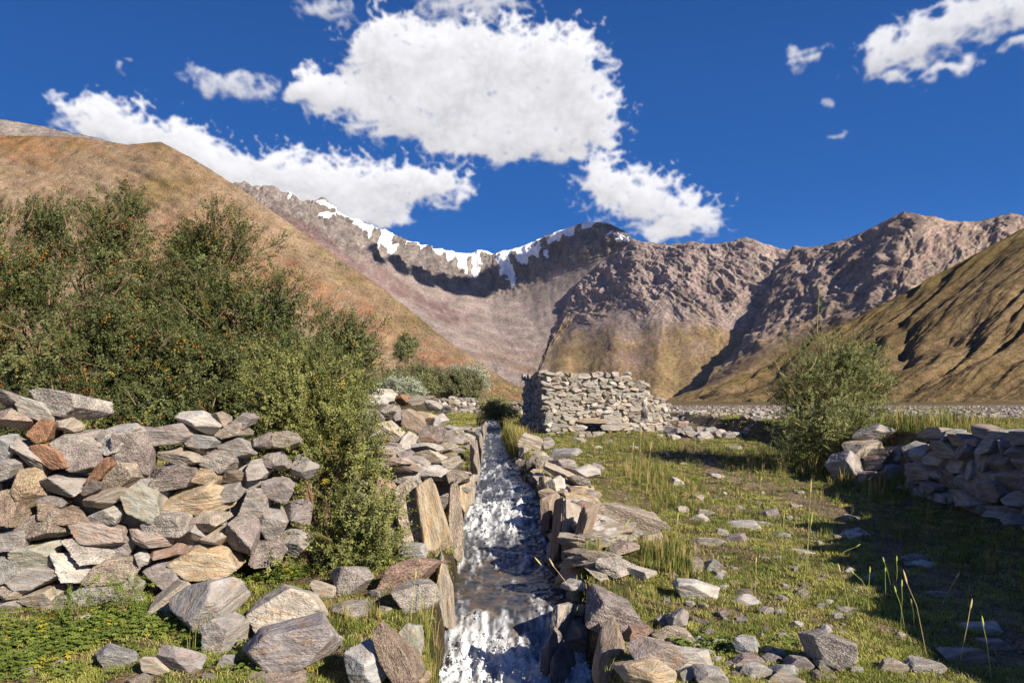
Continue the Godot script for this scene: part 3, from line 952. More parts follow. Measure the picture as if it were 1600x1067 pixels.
func build_left_wall() -> void:
	rng.seed = 501
	var wall := thing("dry_stone_wall", P(200, 965, 6.1), "dry stone wall of mixed grey, tan and rust stones below the berry bushes", "wall")
	var list := [
		[16, 623, 42, 20, -10, "grey"], [97, 633, 120, 42, -14, "pale"], [23, 653, 64, 38, -5, "pink"], [64, 643, 58, 28, -15, "pale"], [69, 673, 46, 33, 5, "rust"], [107, 662, 40, 26, -15, "tan"],
		[128, 687, 96, 26, -3, "grey"], [196, 684, 68, 36, 8, "pale"], [10, 698, 44, 36, -30, "blue"], [46, 707, 84, 34, -42, "grey"], [93, 714, 66, 35, -25, "rust"], [142, 716, 64, 40, 5, "purple"],
		[169, 733, 54, 21, 45, "rust"], [212, 705, 50, 66, 0, "purple"], [16, 730, 40, 28, 5, "grey"], [50, 762, 54, 62, 5, "ochre"], [103, 757, 70, 35, -5, "grey"], [87, 782, 44, 15, -3, "grey"], [146, 762, 38, 18, 30, "purple"],
		[166, 779, 68, 27, 25, "tan"], [196, 747, 62, 30, 30, "cream"], [226, 782, 62, 46, -20, "green"], [25, 793, 48, 54, 0, "brown"], [77, 823, 78, 40, 18, "tan"], [105, 803, 78, 28, -20, "brown"], [23, 842, 52, 34, 3, "grey"],
		[60, 866, 58, 35, 5, "green"], [116, 886, 72, 38, -28, "pale"], [140, 858, 76, 34, -20, "pale"], [160, 833, 84, 36, -15, "pink"], [171, 806, 58, 26, 15, "pale"], [182, 888, 76, 38, 3, "tan"], [64, 896, 92, 28, -3, "grey"],
		[12, 890, 42, 38, -25, "blue"], [23, 921, 54, 30, 20, "cream"], [66, 933, 74, 30, 10, "cream"], [169, 926, 120, 28, -2, "grey"], [109, 944, 58, 28, -12, "purple"], [14, 946, 38, 20, 15, "grey"], [34, 962, 74, 24, 0, "tan"],
		[157, 955, 46, 20, -10, "grey"], [264, 820, 68, 38, -5, "pale"], [236, 839, 78, 34, -10, "pink"], [262, 860, 62, 17, 3, "red"], [305, 832, 32, 28, -50, "grey"], [328, 812, 64, 26, 5, "cream"], [342, 836, 54, 28, 8, "tan"],
		[383, 836, 48, 60, 10, "purple"], [325, 873, 98, 50, -3, "ochre"], [259, 894, 62, 44, 5, "purple"], [223, 950, 28, 26, 0, "tan"], [223, 873, 26, 24, 0, "pale"], [210, 915, 34, 30, 0, "grey"],
		[-40, 640, 60, 34, 5, "grey"], [-36, 690, 56, 40, -8, "tan"], [-40, 740, 62, 40, 6, "purple"], [-38, 790, 66, 40, 0, "grey"], [-34, 845, 60, 38, 8, "pale"], [-36, 895, 58, 38, -6, "tan"], [-38, 940, 64, 34, 0, "grey"],
		[-110, 650, 70, 40, -5, "pale"], [-105, 705, 72, 42, 6, "grey"], [-110, 760, 74, 42, 0, "brown"], [-108, 818, 76, 44, -6, "grey"], [-110, 875, 72, 42, 4, "tan"], [-108, 930, 74, 42, 0, "purple"],
		[-190, 660, 80, 42, 5, "grey"], [-185, 720, 82, 46, -4, "tan"], [-188, 780, 80, 46, 3, "pale"], [-186, 845, 82, 48, 0, "grey"], [-188, 905, 80, 46, -5, "purple"], [170, 690, 40, 30, 0, "purple", 6.35], [70, 735, 60, 30, 0, "purple", 6.35], [0, 765, 40, 34, 0, "purple", 6.3], [120, 900, 60, 40, 0, "purple", 6.3], [190, 850, 70, 40, 0, "purple", 6.35], [290, 850, 80, 50, 0, "purple", 6.5],
	]
	stone_list(wall, list, func(px, py): return 5.95 + 0.0010 * maxf(px, 0.0) + (960.0 - py) / 350.0 * 0.22, 0.42, "fine", 0.08)
	var a := P(-200, 800, 6.55)
	box_part(wall, "wall_core", P(0, 830, 6.62), Vector3(2.9, 0.95, 0.42), mats.grey0)
	# second length, set further back beside the shrub
	var wall2 := thing("dry_stone_wall", P(320, 900, 6.7), "short length of dry stone wall half shaded by the green shrub", "wall")
	var list2 := [
		[273, 678, 72, 37, 3, "purple"], [312, 660, 68, 34, -12, "pale"], [346, 655, 30, 22, -20, "tan"], [380, 657, 38, 20, 0, "purple"], [364, 674, 44, 23, 15, "tan"], [321, 689, 52, 20, -5, "blue"], [287, 714, 74, 28, -12, "tan"],
		[309, 699, 44, 20, -20, "tan"], [350, 717, 60, 26, -22, "grey"], [374, 701, 56, 30, -5, "grey"], [266, 744, 86, 38, 8, "purple"], [326, 744, 52, 26, -8, "ochre"], [307, 780, 110, 50, 3, "ochre"], [369, 744, 48, 20, 0, "brown"],
		[362, 767, 40, 28, 0, "grey"], [398, 783, 42, 46, 0, "grey"], [403, 733, 36, 34, 0, "grey"], [410, 690, 40, 26, 5, "purple"], [432, 720, 44, 30, -6, "grey"], [440, 765, 46, 36, 4, "purple"], [425, 815, 56, 40, -5, "grey"], [465, 800, 50, 40, 0, "purple"], [460, 845, 56, 40, 0, "grey"], [420, 860, 56, 40, 6, "purple"], [450, 690, 44, 26, 0, "tan"], [478, 730, 44, 34, 0, "grey"],
		[330, 730, 60, 40, 0, "purple", 7.0], [380, 780, 60, 60, 0, "purple", 7.0],
	]
	stone_list(wall2, list2, func(px, py): return 6.35 + maxf(px - 250.0, 0.0) * 0.0022 + (900.0 - py) / 350.0 * 0.2, 0.44, "fine", 0.12)
	box_part(wall2, "wall_core", P(345, 800, 7.05), Vector3(0.85, 0.9, 0.4), mats.grey0)


func bank_dist(px: float, py: float) -> float:
	return curve([[612, 13.0], [640, 11.8], [680, 10.2], [720, 9.1], [760, 8.4], [800, 8.0], [870, 7.6]], py)


func build_banks() -> void:
	rng.seed = 733
	var bank := thing("stone_embankment", P(650, 860, 8.2), "heaped embankment of pale split slabs on the shrub side of the stream", "embankment")
	var list := [
		[590, 620, 68, 28, -5, "pale"], [631, 625, 24, 17, 0, "rust"], [661, 626, 44, 15, 0, "tan"], [677, 634, 30, 17, -10, "pale"], [554, 653, 46, 24, 65, "pale"], [579, 657, 46, 40, 70, "purple"], [606, 645, 44, 22, 0, "grey"], [629, 653, 34, 20, 40, "purple"],
		[650, 660, 44, 28, -35, "brown"], [666, 652, 42, 18, 0, "ochre"], [684, 659, 32, 18, 25, "pale"], [675, 680, 42, 28, 0, "purple"], [613, 675, 56, 26, -32, "cream"], [638, 691, 34, 26, 45, "pale"], [666, 687, 34, 15, 10, "red"], [668, 700, 50, 15, 0, "pale"],
		[611, 700, 34, 20, 0, "purple"], [604, 716, 44, 28, -25, "tan"], [592, 726, 52, 24, -8, "pale"], [634, 714, 34, 20, 0, "purple"], [656, 725, 38, 17, -35, "purple"], [674, 716, 54, 23, -8, "cream"], [707, 723, 32, 19, 10, "tan"], [636, 744, 62, 46, -20, "grey"],
		[681, 741, 56, 26, -12, "pale"], [716, 744, 36, 19, 0, "tan"], [572, 751, 40, 24, 0, "pale"], [600, 769, 40, 44, 0, "red"], [644, 862, 48, 28, 0, "blue", 7.45], [692, 822, 18, 30, 0, "pale", 8.2], [640, 905, 30, 20, 0, "grey", 7.3],
		[560, 700, 50, 34, 0, "grey"], [560, 790, 50, 40, 0, "purple"], [590, 810, 60, 44, 0, "grey"], [615, 840, 50, 40, 0, "tan"], [600, 680, 60, 40, 0, "purple", 10.9], [650, 700, 60, 40, 0, "purple", 10.2], [640, 770, 80, 50, 0, "purple", 8.9], [690, 770, 60, 50, 0, "purple", 8.9], [700, 700, 30, 16, 8, "tan", 10.8], [712, 690, 26, 12, 0, "grey", 11.6], [695, 640, 24, 12, 0, "grey", 13.4],
	]
	stone_list(bank, list, bank_dist, 0.4, "fine", 0.0)
	# upright slabs that line the race on this side: [px, py, w, h, lean, colour, distance]
	var slabs := [
		[646, 806, 58, 116, 14, "cream", 7.85], [676, 808, 48, 124, 12, "ochre", 7.75], [711, 812, 24, 126, 2, "tan", 8.1], [726, 778, 20, 62, 2, "ochre", 8.9], [734, 765, 16, 52, -4, "cream", 9.5], [742, 722, 14, 68, 0, "tan", 11.3], [750, 702, 11, 44, 3, "tan", 13.6],
		[747, 690, 10, 40, -4, "grey", 15.2], [752, 680, 9, 32, 2, "grey", 17.4], [755, 672, 8, 26, 0, "tan", 19.6], [692, 936, 26, 136, 3, "tan", 6.55],
	]
	for s in slabs:
		var d: float = s[6]
		put_stone(bank, "slab", P(s[0], s[1], d + 0.06) - bank.position, Vector3(s[3] * d / F * 1.05, s[2] * d / F * 1.1, 0.34), 90 + s[4], s[5], "slab" if s[2] > 40 else "fine", 0.25, 0.08)
	# loose slabs heaped between the crest and the lining
	for k in 90:
		var d := rng.randf_range(8.4, 17.0)
		var l := rng.randf_range(-1.9, -0.55) if d < 12.0 else rng.randf_range(-1.1, -0.45)
		var x := stream_x(d) + l
		var w := rng.randf_range(0.18, 0.46)
		var y := lerpf(gh(x, d), lerpf(0.55, 1.25, clampf((-l - 0.5) / 1.4, 0, 1)), 1.0 - sstep(10.5, 12.5, d))
		put_stone(bank, "stone", Vector3(x, y + 0.02, -d) - bank.position, Vector3(w, w * rng.randf_range(0.22, 0.4), w * rng.randf_range(0.6, 0.9)), rng.randf_range(-14, 14), ["pale", "grey", "cream", "tan", "pale", "pink"][rng.randi() % 6], "fine", rng.randf_range(-0.8, 0.8), 0.25)
	# the opposite bank
	rng.seed = 811
	var bank2 := thing("stone_embankment", P(900, 800, 9.0), "low embankment of upright slabs and split rocks on the grassy side of the stream", "embankment")
	var list2 := [
		[832, 693, 46, 22, -15, "cream", 14.6], [857, 692, 20, 13, 0, "grey", 14.6], [845, 711, 28, 14, -5, "cream", 13.2], [886, 708, 46, 11, 0, "blue", 13.6], [878, 725, 50, 17, -10, "grey", 12.2], [883, 744, 74, 18, -28, "tan", 11.0], [915, 737, 46, 17, 0, "pale", 11.6], [930, 729, 22, 11, 0, "grey", 12.2],
		[860, 735, 26, 16, 0, "tan", 11.8], [900, 769, 34, 14, 0, "ochre", 9.9], [905, 752, 40, 14, -15, "pale", 10.6], [912, 793, 32, 20, 0, "red", 8.7], [907, 815, 26, 32, 0, "pink", 8.3], [927, 822, 24, 24, 0, "tan", 8.3], [980, 808, 122, 30, -16, "tan", 8.5], [962, 824, 66, 18, -12, "grey", 8.35],
		[1012, 809, 38, 18, 0, "pink", 8.8], [990, 839, 30, 24, -30, "grey", 8.1], [1017, 848, 36, 34, 0, "tan", 8.0], [962, 859, 108, 48, -28, "pink", 7.8], [923, 887, 34, 40, 0, "red", 7.3], [955, 899, 34, 18, 55, "tan", 7.2], [979, 919, 30, 20, -45, "tan", 7.0], [1015, 884, 56, 13, 30, "pale", 7.3], [1023, 905, 40, 42, 0, "cream", 7.3],
		[990, 880, 40, 24, 0, "purple", 7.6], [940, 860, 50, 44, 0, "purple", 8.0], [935, 926, 46, 26, 0, "pale", 6.9], [850, 722, 30, 20, 0, "purple", 12.6], [880, 760, 40, 26, 0, "brown", 10.8], [960, 840, 60, 30, 0, "brown", 8.5], [962, 890, 24, 12, 10, "grey", 7.4], [985, 902, 20, 10, 0, "pale", 7.3], [968, 930, 24, 10, -20, "tan", 6.9],
	]
	stone_list(bank2, list2, func(px, py): return 9.0, 0.36, "fine", 0.0)
	var slabs2 := [
		[835, 728, 14, 34, 4, "purple", 12.6], [848, 730, 14, 26, 0, "tan", 12.2], [854, 764, 17, 44, -3, "tan", 10.4], [868, 768, 22, 46, 4, "pale", 10.2], [820, 715, 10, 34, 0, "tan", 14.4], [812, 704, 9, 28, 2, "grey", 16.2],
		[876, 830, 21, 108, -2, "brown", 7.95], [893, 832, 16, 104, 2, "tan", 7.9], [909, 842, 15, 118, -17, "brown", 7.55], [860, 800, 15, 60, 0, "brown", 9.2], [879, 972, 18, 64, -3, "grey", 6.3], [864, 1030, 20, 96, -3, "purple", 5.9], [880, 1040, 14, 72, 2, "purple", 5.8],
	]
	for s in slabs2:
		var d: float = s[6]
		put_stone(bank2, "slab", P(s[0], s[1], d + 0.06) - bank2.position, Vector3(s[3] * d / F * 1.05, s[2] * d / F * 1.1, 0.36), 90 + s[4], s[5], "slab", -0.5, 0.08)


	for k in 210:
		var d := 6.8 + 8.0 * pow(rng.randf(), 1.2)
		var l := 0.52 + 0.6 * pow(rng.randf(), 1.3)
		var x := stream_x(d) + l * (1.0 if d < 12.0 else 0.85)
		var w := rng.randf_range(0.18, 0.50)
		put_stone(bank2, "stone", Vector3(x, gh(x, d) + rng.randf_range(0.04, 0.26) * (1.35 - l), -d) - bank2.position, Vector3(w, w * rng.randf_range(0.2, 0.42), w * rng.randf_range(0.55, 0.9)), rng.randf_range(-22, 12), ["pale", "grey", "cream", "tan", "pale", "pink", "ochre"][rng.randi() % 7], "fine", rng.randf_range(-0.9, 0.9), 0.28)


func build_right_wall() -> void:
	rng.seed = 907
	var wall := thing("dry_stone_wall", Vector3(6.2, 0.2, -9.0), "shaded dry stone wall holding up the field beside the lane", "wall")
	var keys := ["grey", "grey", "purple", "brown", "purple", "tan", "blue"]
	courses(wall, Vector3(6.25, 0, -11.9), Vector3(6.25, 0, -1.0), func(x, d): return gh(4.9, d), func(t): return lerpf(0.85, 1.25, sstep(0.0, 0.2, t)) + 0.12 * n1.get_noise_1d(t * 30.0) + 0.7 * sstep(0.3, 0.42, t) + 0.7 * sstep(0.42, 0.85, t), 0.5, Vector2(0.24, 0.48), Vector2(0.13, 0.24), keys, "mid")
	box_part(wall, "wall_core", Vector3(6.55, 0.5, -6.9), Vector3(0.3, 0.9, 9.6), mats.grey0)
	# fallen end of the wall by the shrub
	var stub := thing("dry_stone_wall", P(1360, 730, 13.2), "tumbled wall end of big flat rocks between the shrub and the lane wall", "wall")
	var list := [[1362, 680, 68, 28, 0, "grey"], [1346, 702, 66, 24, 12, "tan"], [1322, 730, 40, 40, 40, "grey"], [1365, 722, 50, 40, 5, "brown"], [1352, 752, 40, 32, 0, "purple"], [1390, 745, 50, 40, 0, "purple"], [1385, 765, 44, 24, 0, "grey"], [1400, 715, 40, 36, 0, "grey"], [1415, 740, 44, 40, 0, "brown"]]
	stone_list(stub, list, func(px, py): return 13.4 - (py - 680.0) * 0.009, 0.6, "mid", 0.3)


func build_hut() -> void:
	rng.seed = 1201
	var hut := thing("stone_hut", P(930, 670, 22.0), "small roofless hut of stacked flat stones with a low dark opening", "hut")
	var keys := ["pale", "pale", "grey", "cream", "pale", "tan", "pale", "cream", "green"]
	var fl := P(853, 670, 22.0)
	var fr := P(1006, 668, 22.9)
	var bl := P(824, 670, 25.6)
	var br := P(986, 668, 26.6)
	fl.y = 0
	fr.y = 0
	bl.y = 0
	br.y = 0
	var foot := func(x, d): return gh(x, d) - 0.02
	var top_f := func(t): return 1.84 - 0.12 * t - 0.30 * sstep(0.88, 1.0, t) + 0.07 * n1.get_noise_1d(t * 40.0)
	var door := func(s, y, w, h): return not (s > 1.26 - w * 0.5 and s < 1.80 + w * 0.5 and y < 0.36 + h * 0.4)
	courses(hut, fl, fr, foot, top_f, 0.34, Vector2(0.15, 0.34), Vector2(0.075, 0.15), keys, "small", door)
	courses(hut, bl, fl, foot, func(t): return 1.70 + 0.07 * n1.get_noise_1d(t * 30.0 + 9.0), 0.34, Vector2(0.22, 0.42), Vector2(0.1, 0.19), ["grey", "pale", "tan", "grey"], "small")
	courses(hut, br, bl, foot, func(t): return 1.62, 0.34, Vector2(0.5, 0.8), Vector2(0.25, 0.36), ["grey", "tan"], "small")
	courses(hut, fr, br, foot, func(t): return 1.55, 0.34, Vector2(0.4, 0.7), Vector2(0.2, 0.32), ["pale", "tan"], "small")
	# lintel and jamb slabs of the opening
	for s in [[925, 657, 50, 8, -2, "ochre"], [955, 656, 34, 14, 0, "pale"], [905, 668, 30, 11, 3, "pale"], [958, 669, 40, 10, -4, "pale"], [908, 678, 30, 8, 0, "cream"]]:
		put_stone(hut, "lintel_slab" if s[1] == 657 else "stone", P(s[0], s[1], 22.2) - hut.position, Vector3(s[2], s[3] * 1.1, 20) * 22.2 / F, s[4], s[5], "small", -0.05, 0.05)
	# rubble filling inside the walls
	for seg in [[fl, fr, 0.0, 0.36], [fl, fr, 0.60, 1.0], [bl, fl, 0.0, 1.0], [br, bl, 0.0, 1.0], [fr, br, 0.0, 1.0]]:
		var a: Vector3 = seg[0].lerp(seg[1], seg[2])
		var b: Vector3 = seg[0].lerp(seg[1], seg[3])
		var along := b - a
		var mid := (a + b) / 2
		box_part(hut, "rubble_core", Vector3(mid.x, gh(mid.x, -mid.z) + 0.70, mid.z) - Vector3(along.normalized().cross(Vector3.UP)) * -0.02, Vector3(along.length(), 1.4, 0.07), mats.grey0, atan2(-along.z, along.x))
	var over: Vector3 = fl.lerp(fr, 0.48)
	box_part(hut, "rubble_core", Vector3(over.x, gh(over.x, -over.z) + 0.98, over.z), Vector3(0.8, 0.9, 0.06), mats.grey0, atan2(-(fr - fl).z, (fr - fl).x))
	# the low wing wall
	var wing := thing("dry_stone_wall", P(1020, 668, 23.4), "low wing wall of flat stones running on from the stone hut", "wall")
	var wa := P(1004, 668, 23.1)
	var wb := P(1042, 668, 23.6)
	wa.y = 0
	wb.y = 0
	courses(wing, wa, wb, foot, func(t): return 1.10 - 0.12 * t + 0.05 * n1.get_noise_1d(t * 20.0), 0.34, Vector2(0.16, 0.32), Vector2(0.08, 0.15), keys, "small")
	box_part(wing, "rubble_core", Vector3((wa.x + wb.x) / 2, gh(wa.x, 23.3) + 0.4, (wa.z + wb.z) / 2), Vector3(0.66, 0.8, 0.16), mats.grey0, atan2(-(wb - wa).z, (wb - wa).x))
	# far field walls
	rng.seed = 1303
	var far := thing("dry_stone_wall", P(715, 650, 30.0), "low field wall of thin grey stones below the willow bushes", "wall")
	var fa := P(684, 650, 27.0)
	var fb := P(752, 650, 29.0)
	fa.y = 0
	fb.y = 0
	courses(far, fa, fb, func(x, d): return gh(x, d), func(t): return 0.62 + 0.08 * n1.get_noise_1d(t * 20.0), 0.4, Vector2(0.2, 0.42), Vector2(0.09, 0.17), ["grey", "pale", "tan", "purple"], "small")
	var far2 := thing("dry_stone_wall", P(800, 650, 36.0), "distant low field wall crossing behind the stream", "wall")
	var ga := P(766, 650, 36.0)
	var gb := P(836, 650, 36.0)
	ga.y = 0
	gb.y = 0
	courses(far2, ga, gb, func(x, d): return gh(x, d), func(t): return 0.62 + 0.08 * n1.get_noise_1d(t * 20.0 + 50.0), 0.4, Vector2(0.2, 0.4), Vector2(0.1, 0.18), ["grey", "pale", "tan"], "small")
	# tumbled stones at the end of the wing wall
	var heap := thing("rubble_heap", G(1095, 682), "heap of tumbled grey stones beside the hut wing wall", "rubble")
	for s in [[1048, 672, 20, 14, 10, "purple"], [1060, 676, 24, 12, -20, "purple"], [1072, 670, 18, 10, 0, "grey"], [1082, 678, 26, 12, -30, "grey"], [1092, 672, 16, 10, 20, "purple"], [1102, 680, 22, 12, 0, "pale"], [1110, 673, 22, 10, 10, "blue"], [1118, 679, 20, 12, -15, "purple"], [1128, 676, 22, 11, 0, "pale"], [1138, 680, 18, 9, 10, "grey"], [1066, 663, 16, 9, 0, "red"], [1055, 683, 18, 8, 0, "pale"], [1095, 685, 18, 8, 0, "purple"]]:
		var d := -G(s[0], s[1] + s[3] * 0.5).z
		put_stone(heap, "stone", P(s[0], s[1], d) - heap.position, Vector3(s[2], s[3], s[3] * 1.3) * d / F * 1.1, s[4], s[5], "small", 0.3, 0.3)


# Rocks lying about, each a thing of its own: [px, py, w, h, turn, colour, label]
func build_rocks() -> void:
	rng.seed = 1409
	var rocks := [
		[445, 954, 114, 74, -12, "cream", "big rounded cream boulder with layered stripes below the shrub"],
		[451, 1008, 152, 72, 10, "purple", "big dark purple brown boulder with leaf shadows in front of the cream one"],
		[551, 905, 68, 46, 0, "grey", "pale grey rock at the foot of the green shrub"],
		[505, 918, 42, 18, -15, "cream", "low cream stone under the shrub twigs"],
		[548, 949, 62, 18, 5, "pale", "flat pale stone sunk in grass between boulder and stream slabs"],
		[582, 1036, 76, 70, 8, "blue", "pale blue grey rock with a flat front leaning on the brown slab"],
		[622, 1018, 106, 38, 118, "brown", "brown slab tilted upright behind the pale blue grey rock"],
		[643, 1000, 56, 28, 100, "green", "olive grey upright stone on the brink of the stream"],
		[642, 1056, 62, 32, 0, "ochre", "ochre rock at the foot of the tilted brown slab"],
		[430, 1063, 94, 16, 3, "pink", "flat pinkish slab in the grass below the dark boulder"],
		[642, 893, 112, 38, 17, "red", "long rust red slab lying across the stones by the stream"],
		[650, 930, 74, 44, 0, "grey", "shaded grey block under the rust red slab"],
		[179, 1027, 68, 30, -8, "blue", "pale bluish rock among the leafy ground cover"],
		[243, 1038, 50, 26, -10, "cream", "small cream rock wedged between two pale rocks"],
		[283, 1027, 70, 32, -15, "purple", "angular purplish grey rock among the leafy ground cover"],
		[357, 1032, 28, 22, 0, "grey", "small grey rock beside the dark boulder"],
		[217, 1062, 38, 18, 0, "tan", "small tan rock at the edge of the ground cover"],
		[352, 985, 60, 50, 20, "grey", "shaded grey rock tucked against the cream boulder"],
		[133, 966, 32, 18, 0, "pale", "small pale stone at the foot of the long wall"],
		[243, 962, 34, 18, 0, "cream", "small cream stone below the leaning slab"],
		[269, 932, 84, 30, 35, "cream", "long cream stone propped against the wall foot"],
		[330, 938, 116, 70, 30, "grey", "broad grey slab leaning on the wall foot"],
		[960, 960, 90, 54, -20, "purple", "large purple grey rock at the stream edge with a ridge along its top"],
		[912, 998, 64, 54, 0, "brown", "dark olive brown block under the purple grey rock"],
		[898, 1021, 50, 28, -60, "grey", "grey wedge of stone beside the upright stream slabs"],
		[950, 1024, 104, 36, 72, "brown", "brown slab standing on edge with a broken top"],
		[1000, 988, 50, 28, -8, "red", "reddish flat rock behind the standing brown slab"],
		[1056, 991, 72, 28, -8, "cream", "flat cream rock beside the turf"],
		[1026, 1021, 90, 38, -12, "pink", "smooth pinkish slab between cream and ochre rocks"],
		[1005, 1052, 96, 44, -5, "ochre", "large ochre rock in the rock group by the stream"],
		[1077, 1031, 70, 34, -5, "pale", "white grey rock on top of the rock group"],
		[1073, 1055, 38, 30, 0, "green", "greenish grey rock below the white grey one"],
		[1112, 1056, 56, 28, -10, "grey", "grey brown rock with a dark shaded side"],
		[1060, 962, 34, 28, 60, "grey", "upright grey stone beside a low one on the turf edge"],
		[1046, 969, 42, 20, 0, "grey", "low grey stone beside an upright one on the turf edge"],
		[1088, 920, 70, 28, -4, "pale", "flat pale rock set in the turf"],
		[1167, 1006, 44, 32, -10, "blue", "angular bluish rock at the edge of the stony patch"],
		[1170, 1032, 52, 20, 5, "pink", "flat pinkish stone behind the round pale one"],
		[1182, 1049, 48, 26, 0, "pale", "round pale stone in the stony patch"],
		[1228, 1061, 54, 20, -5, "cream", "flat cream stone in the stony patch"],
		[1230, 1047, 50, 20, -12, "blue", "flat bluish stone in the stony patch"],
		[1251, 1034, 46, 22, -8, "purple", "purplish grey stone in the stony patch"],
		[1297, 1013, 92, 44, -25, "grey", "large tilted grey rock on the turf with a shaded side"],
		[1295, 1038, 42, 22, -10, "green", "pale greenish stone under the large tilted rock"],
		[1204, 800, 30, 17, 0, "purple", "brownish purple stone at the edge of the lane shadow"],
		[1254, 861, 38, 11, 0, "pale", "whitish flat stone alone on the turf near the shadow"],
		[1086, 882, 24, 22, 0, "tan", "tan chunk beside a bluish white one in the turf"],
		[1113, 882, 26, 20, 20, "blue", "bluish white chunk beside a tan one in the turf"],
		[1508, 1022, 76, 24, 0, "grey", "low grey rock in the shaded lane"],
		[1445, 1040, 60, 24, 0, "grey", "grey rock at the very edge of the lane shadow"],
		[1392, 1042, 42, 24, 0, "tan", "knobbly tan rock at the edge of the lane shadow"],
		[1423, 871, 46, 14, 0, "pale", "pale flat stone in the shaded trodden path"],
		[936, 926, 20, 12, 0, "pale", "small pale stone between grass and stream slabs"],
		[790, 1008, 40, 26, 0, "purple", "wet dark stone standing in the foaming stream"],
		[845, 985, 40, 46, 70, "brown", "wet dark slab leaning into the foaming stream"],
		[726, 838, 34, 22, 0, "brown", "wet brown stone at the side of the little fall"],
	]
	for s in rocks:
		var g := G(s[0], minf(s[1] + s[3] * 0.5 * absf(cos(deg_to_rad(s[4]))) + s[2] * 0.5 * absf(sin(deg_to_rad(s[4]))), 1150.0))
		var d := -g.z
		var k := d / F
		var t := maxf(s[3] * 1.3, s[2] * 0.55) * k
		var o := put_stone(self, "rock", P(s[0], s[1] + 3, d + t * 0.2), Vector3(s[2] * k * 1.08, s[3] * k * 1.2, t), s[4], s[5], "fine", 0.0, 0.2)
		tag(o, s[6], "rock")
	# small stones in the turf: [px, py, w, h, colour]
	var small := [
		[1096, 1005, 22, 15, 0], [1107, 990, 24, 13, 1], [1124, 1007, 28, 15, 0], [1212, 1033, 32, 15, 1], [1168, 943, 46, 13, 0], [1200, 956, 22, 13, 0], [1222, 959, 20, 9, 0], [1224, 938, 24, 9, 0], [1254, 928, 28, 10, 0], [1247, 980, 22, 13, 0], [1292, 987, 22, 15, 0], [1316, 991, 18, 9, 0],
		[1243, 891, 12, 9, 0], [1297, 943, 22, 8, 0], [1322, 955, 38, 8, 0], [1311, 964, 20, 7, 0], [1329, 964, 12, 9, 0], [1165, 928, 26, 10, 1], [1126, 897, 24, 11, 2], [1191, 994, 12, 8, 0], [1160, 973, 20, 9, 1], [1058, 755, 22, 15, 0], [1089, 779, 28, 11, 2], [1067, 797, 22, 10, 0], [1103, 802, 28, 8, 0],
		[1096, 811, 32, 11, 0], [1160, 823, 58, 9, 0], [1192, 820, 28, 9, 0], [1130, 833, 20, 10, 0], [1153, 842, 32, 14, 1], [1086, 847, 20, 12, 2], [1114, 849, 44, 12, 0], [1225, 838, 26, 9, 0], [1217, 873, 11, 6, 0], [1062, 861, 22, 7, 2], [1086, 860, 19, 9, 0], [1119, 745, 32, 7, 0], [1332, 893, 22, 10, 0], [1257, 917, 16, 9, 1],
		[1445, 884, 60, 9, 0], [1342, 838, 58, 10, 0], [1540, 985, 60, 12, 0], [1413, 997, 26, 12, 2], [1560, 1010, 50, 14, 0], [1330, 810, 30, 9, 0], [1360, 905, 26, 8, 0], [1470, 930, 34, 8, 0], [1280, 1058, 24, 12, 2], [1262, 1012, 22, 9, 0], [1340, 1050, 26, 12, 0], [1300, 1062, 22, 10, 2], [1145, 1018, 18, 9, 2], [1148, 1058, 22, 12, 2],
		[1100, 950, 18, 9, 2], [1130, 960, 20, 10, 1], [1080, 945, 16, 8, 0], [1042, 940, 14, 8, 0], [1055, 902, 18, 10, 1], [1040, 710, 16, 6, 0], [1070, 725, 14, 5, 2], [1150, 700, 22, 6, 0], [905, 689, 30, 6, 0], [950, 692, 16, 6, 2], [990, 700, 18, 5, 0], [1010, 745, 14, 8, 2], [935, 700, 16, 6, 0], [300, 1050, 22, 12, 2], [325, 1060, 24, 10, 0], [90, 1040, 26, 14, 0], [40, 1052, 30, 14, 2],
		[395, 1045, 20, 10, 2], [500, 985, 20, 12, 0], [525, 1000, 24, 10, 2], [470, 930, 22, 10, 0], [590, 930, 26, 14, 0], [600, 955, 22, 12, 2], [1120, 1035, 20, 12, 0], [1140, 1042, 18, 12, 2], [1205, 1055, 16, 10, 1], [1158, 1048, 20, 12, 0], [1100, 975, 20, 10, 1], [1085, 970, 14, 10, 2], [1072, 975, 12, 8, 0],
	]
	for k in 70:
		var px := rng.randf_range(1040.0, 1330.0) if k % 3 else rng.randf_range(1030.0, 1250.0)
		var py := rng.randf_range(760.0, 1060.0) if k % 3 else rng.randf_range(985.0, 1064.0)
		var w := rng.randf_range(9.0, 24.0) * lerpf(0.6, 1.15, (py - 760.0) / 300.0)
		small.append([px, py, w, w * rng.randf_range(0.35, 0.55), [0, 0, 2, 1][rng.randi() % 4]])
	var sorts := [["pale", "pale"], ["purple", "purplish grey"], ["tan", "tan"]]
	for s in small:
		var g := G(s[0], s[1] + s[3] * 0.3)
		var k := -g.z / F
		var o := put_stone(self, "small_stone", g + Vector3(0, s[3] * k * 0.25, -s[2] * k * 0.2), Vector3(s[2], s[3] * 1.25, s[2] * 0.75) * k, rng.randf_range(-8, 8), sorts[s[4]][0], "small", rng.randf_range(-0.5, 0.5), 0.15)
		var where := "in the short turf between stream and lane"
		if s[0] < 700:
			where = "among the leaves below the long wall" if s[0] < 420 else "in the grass below the green shrub"
		elif s[0] > 1325:
			where = "in the shaded lane beside the field wall"
		elif s[1] < 765:
			where = "in the grass before the stone hut"
		elif s[1] > 985:
			where = "in the stony patch with the tilted grey rock"
		elif s[1] > 925:
			where = "in the turf just behind the stony patch"
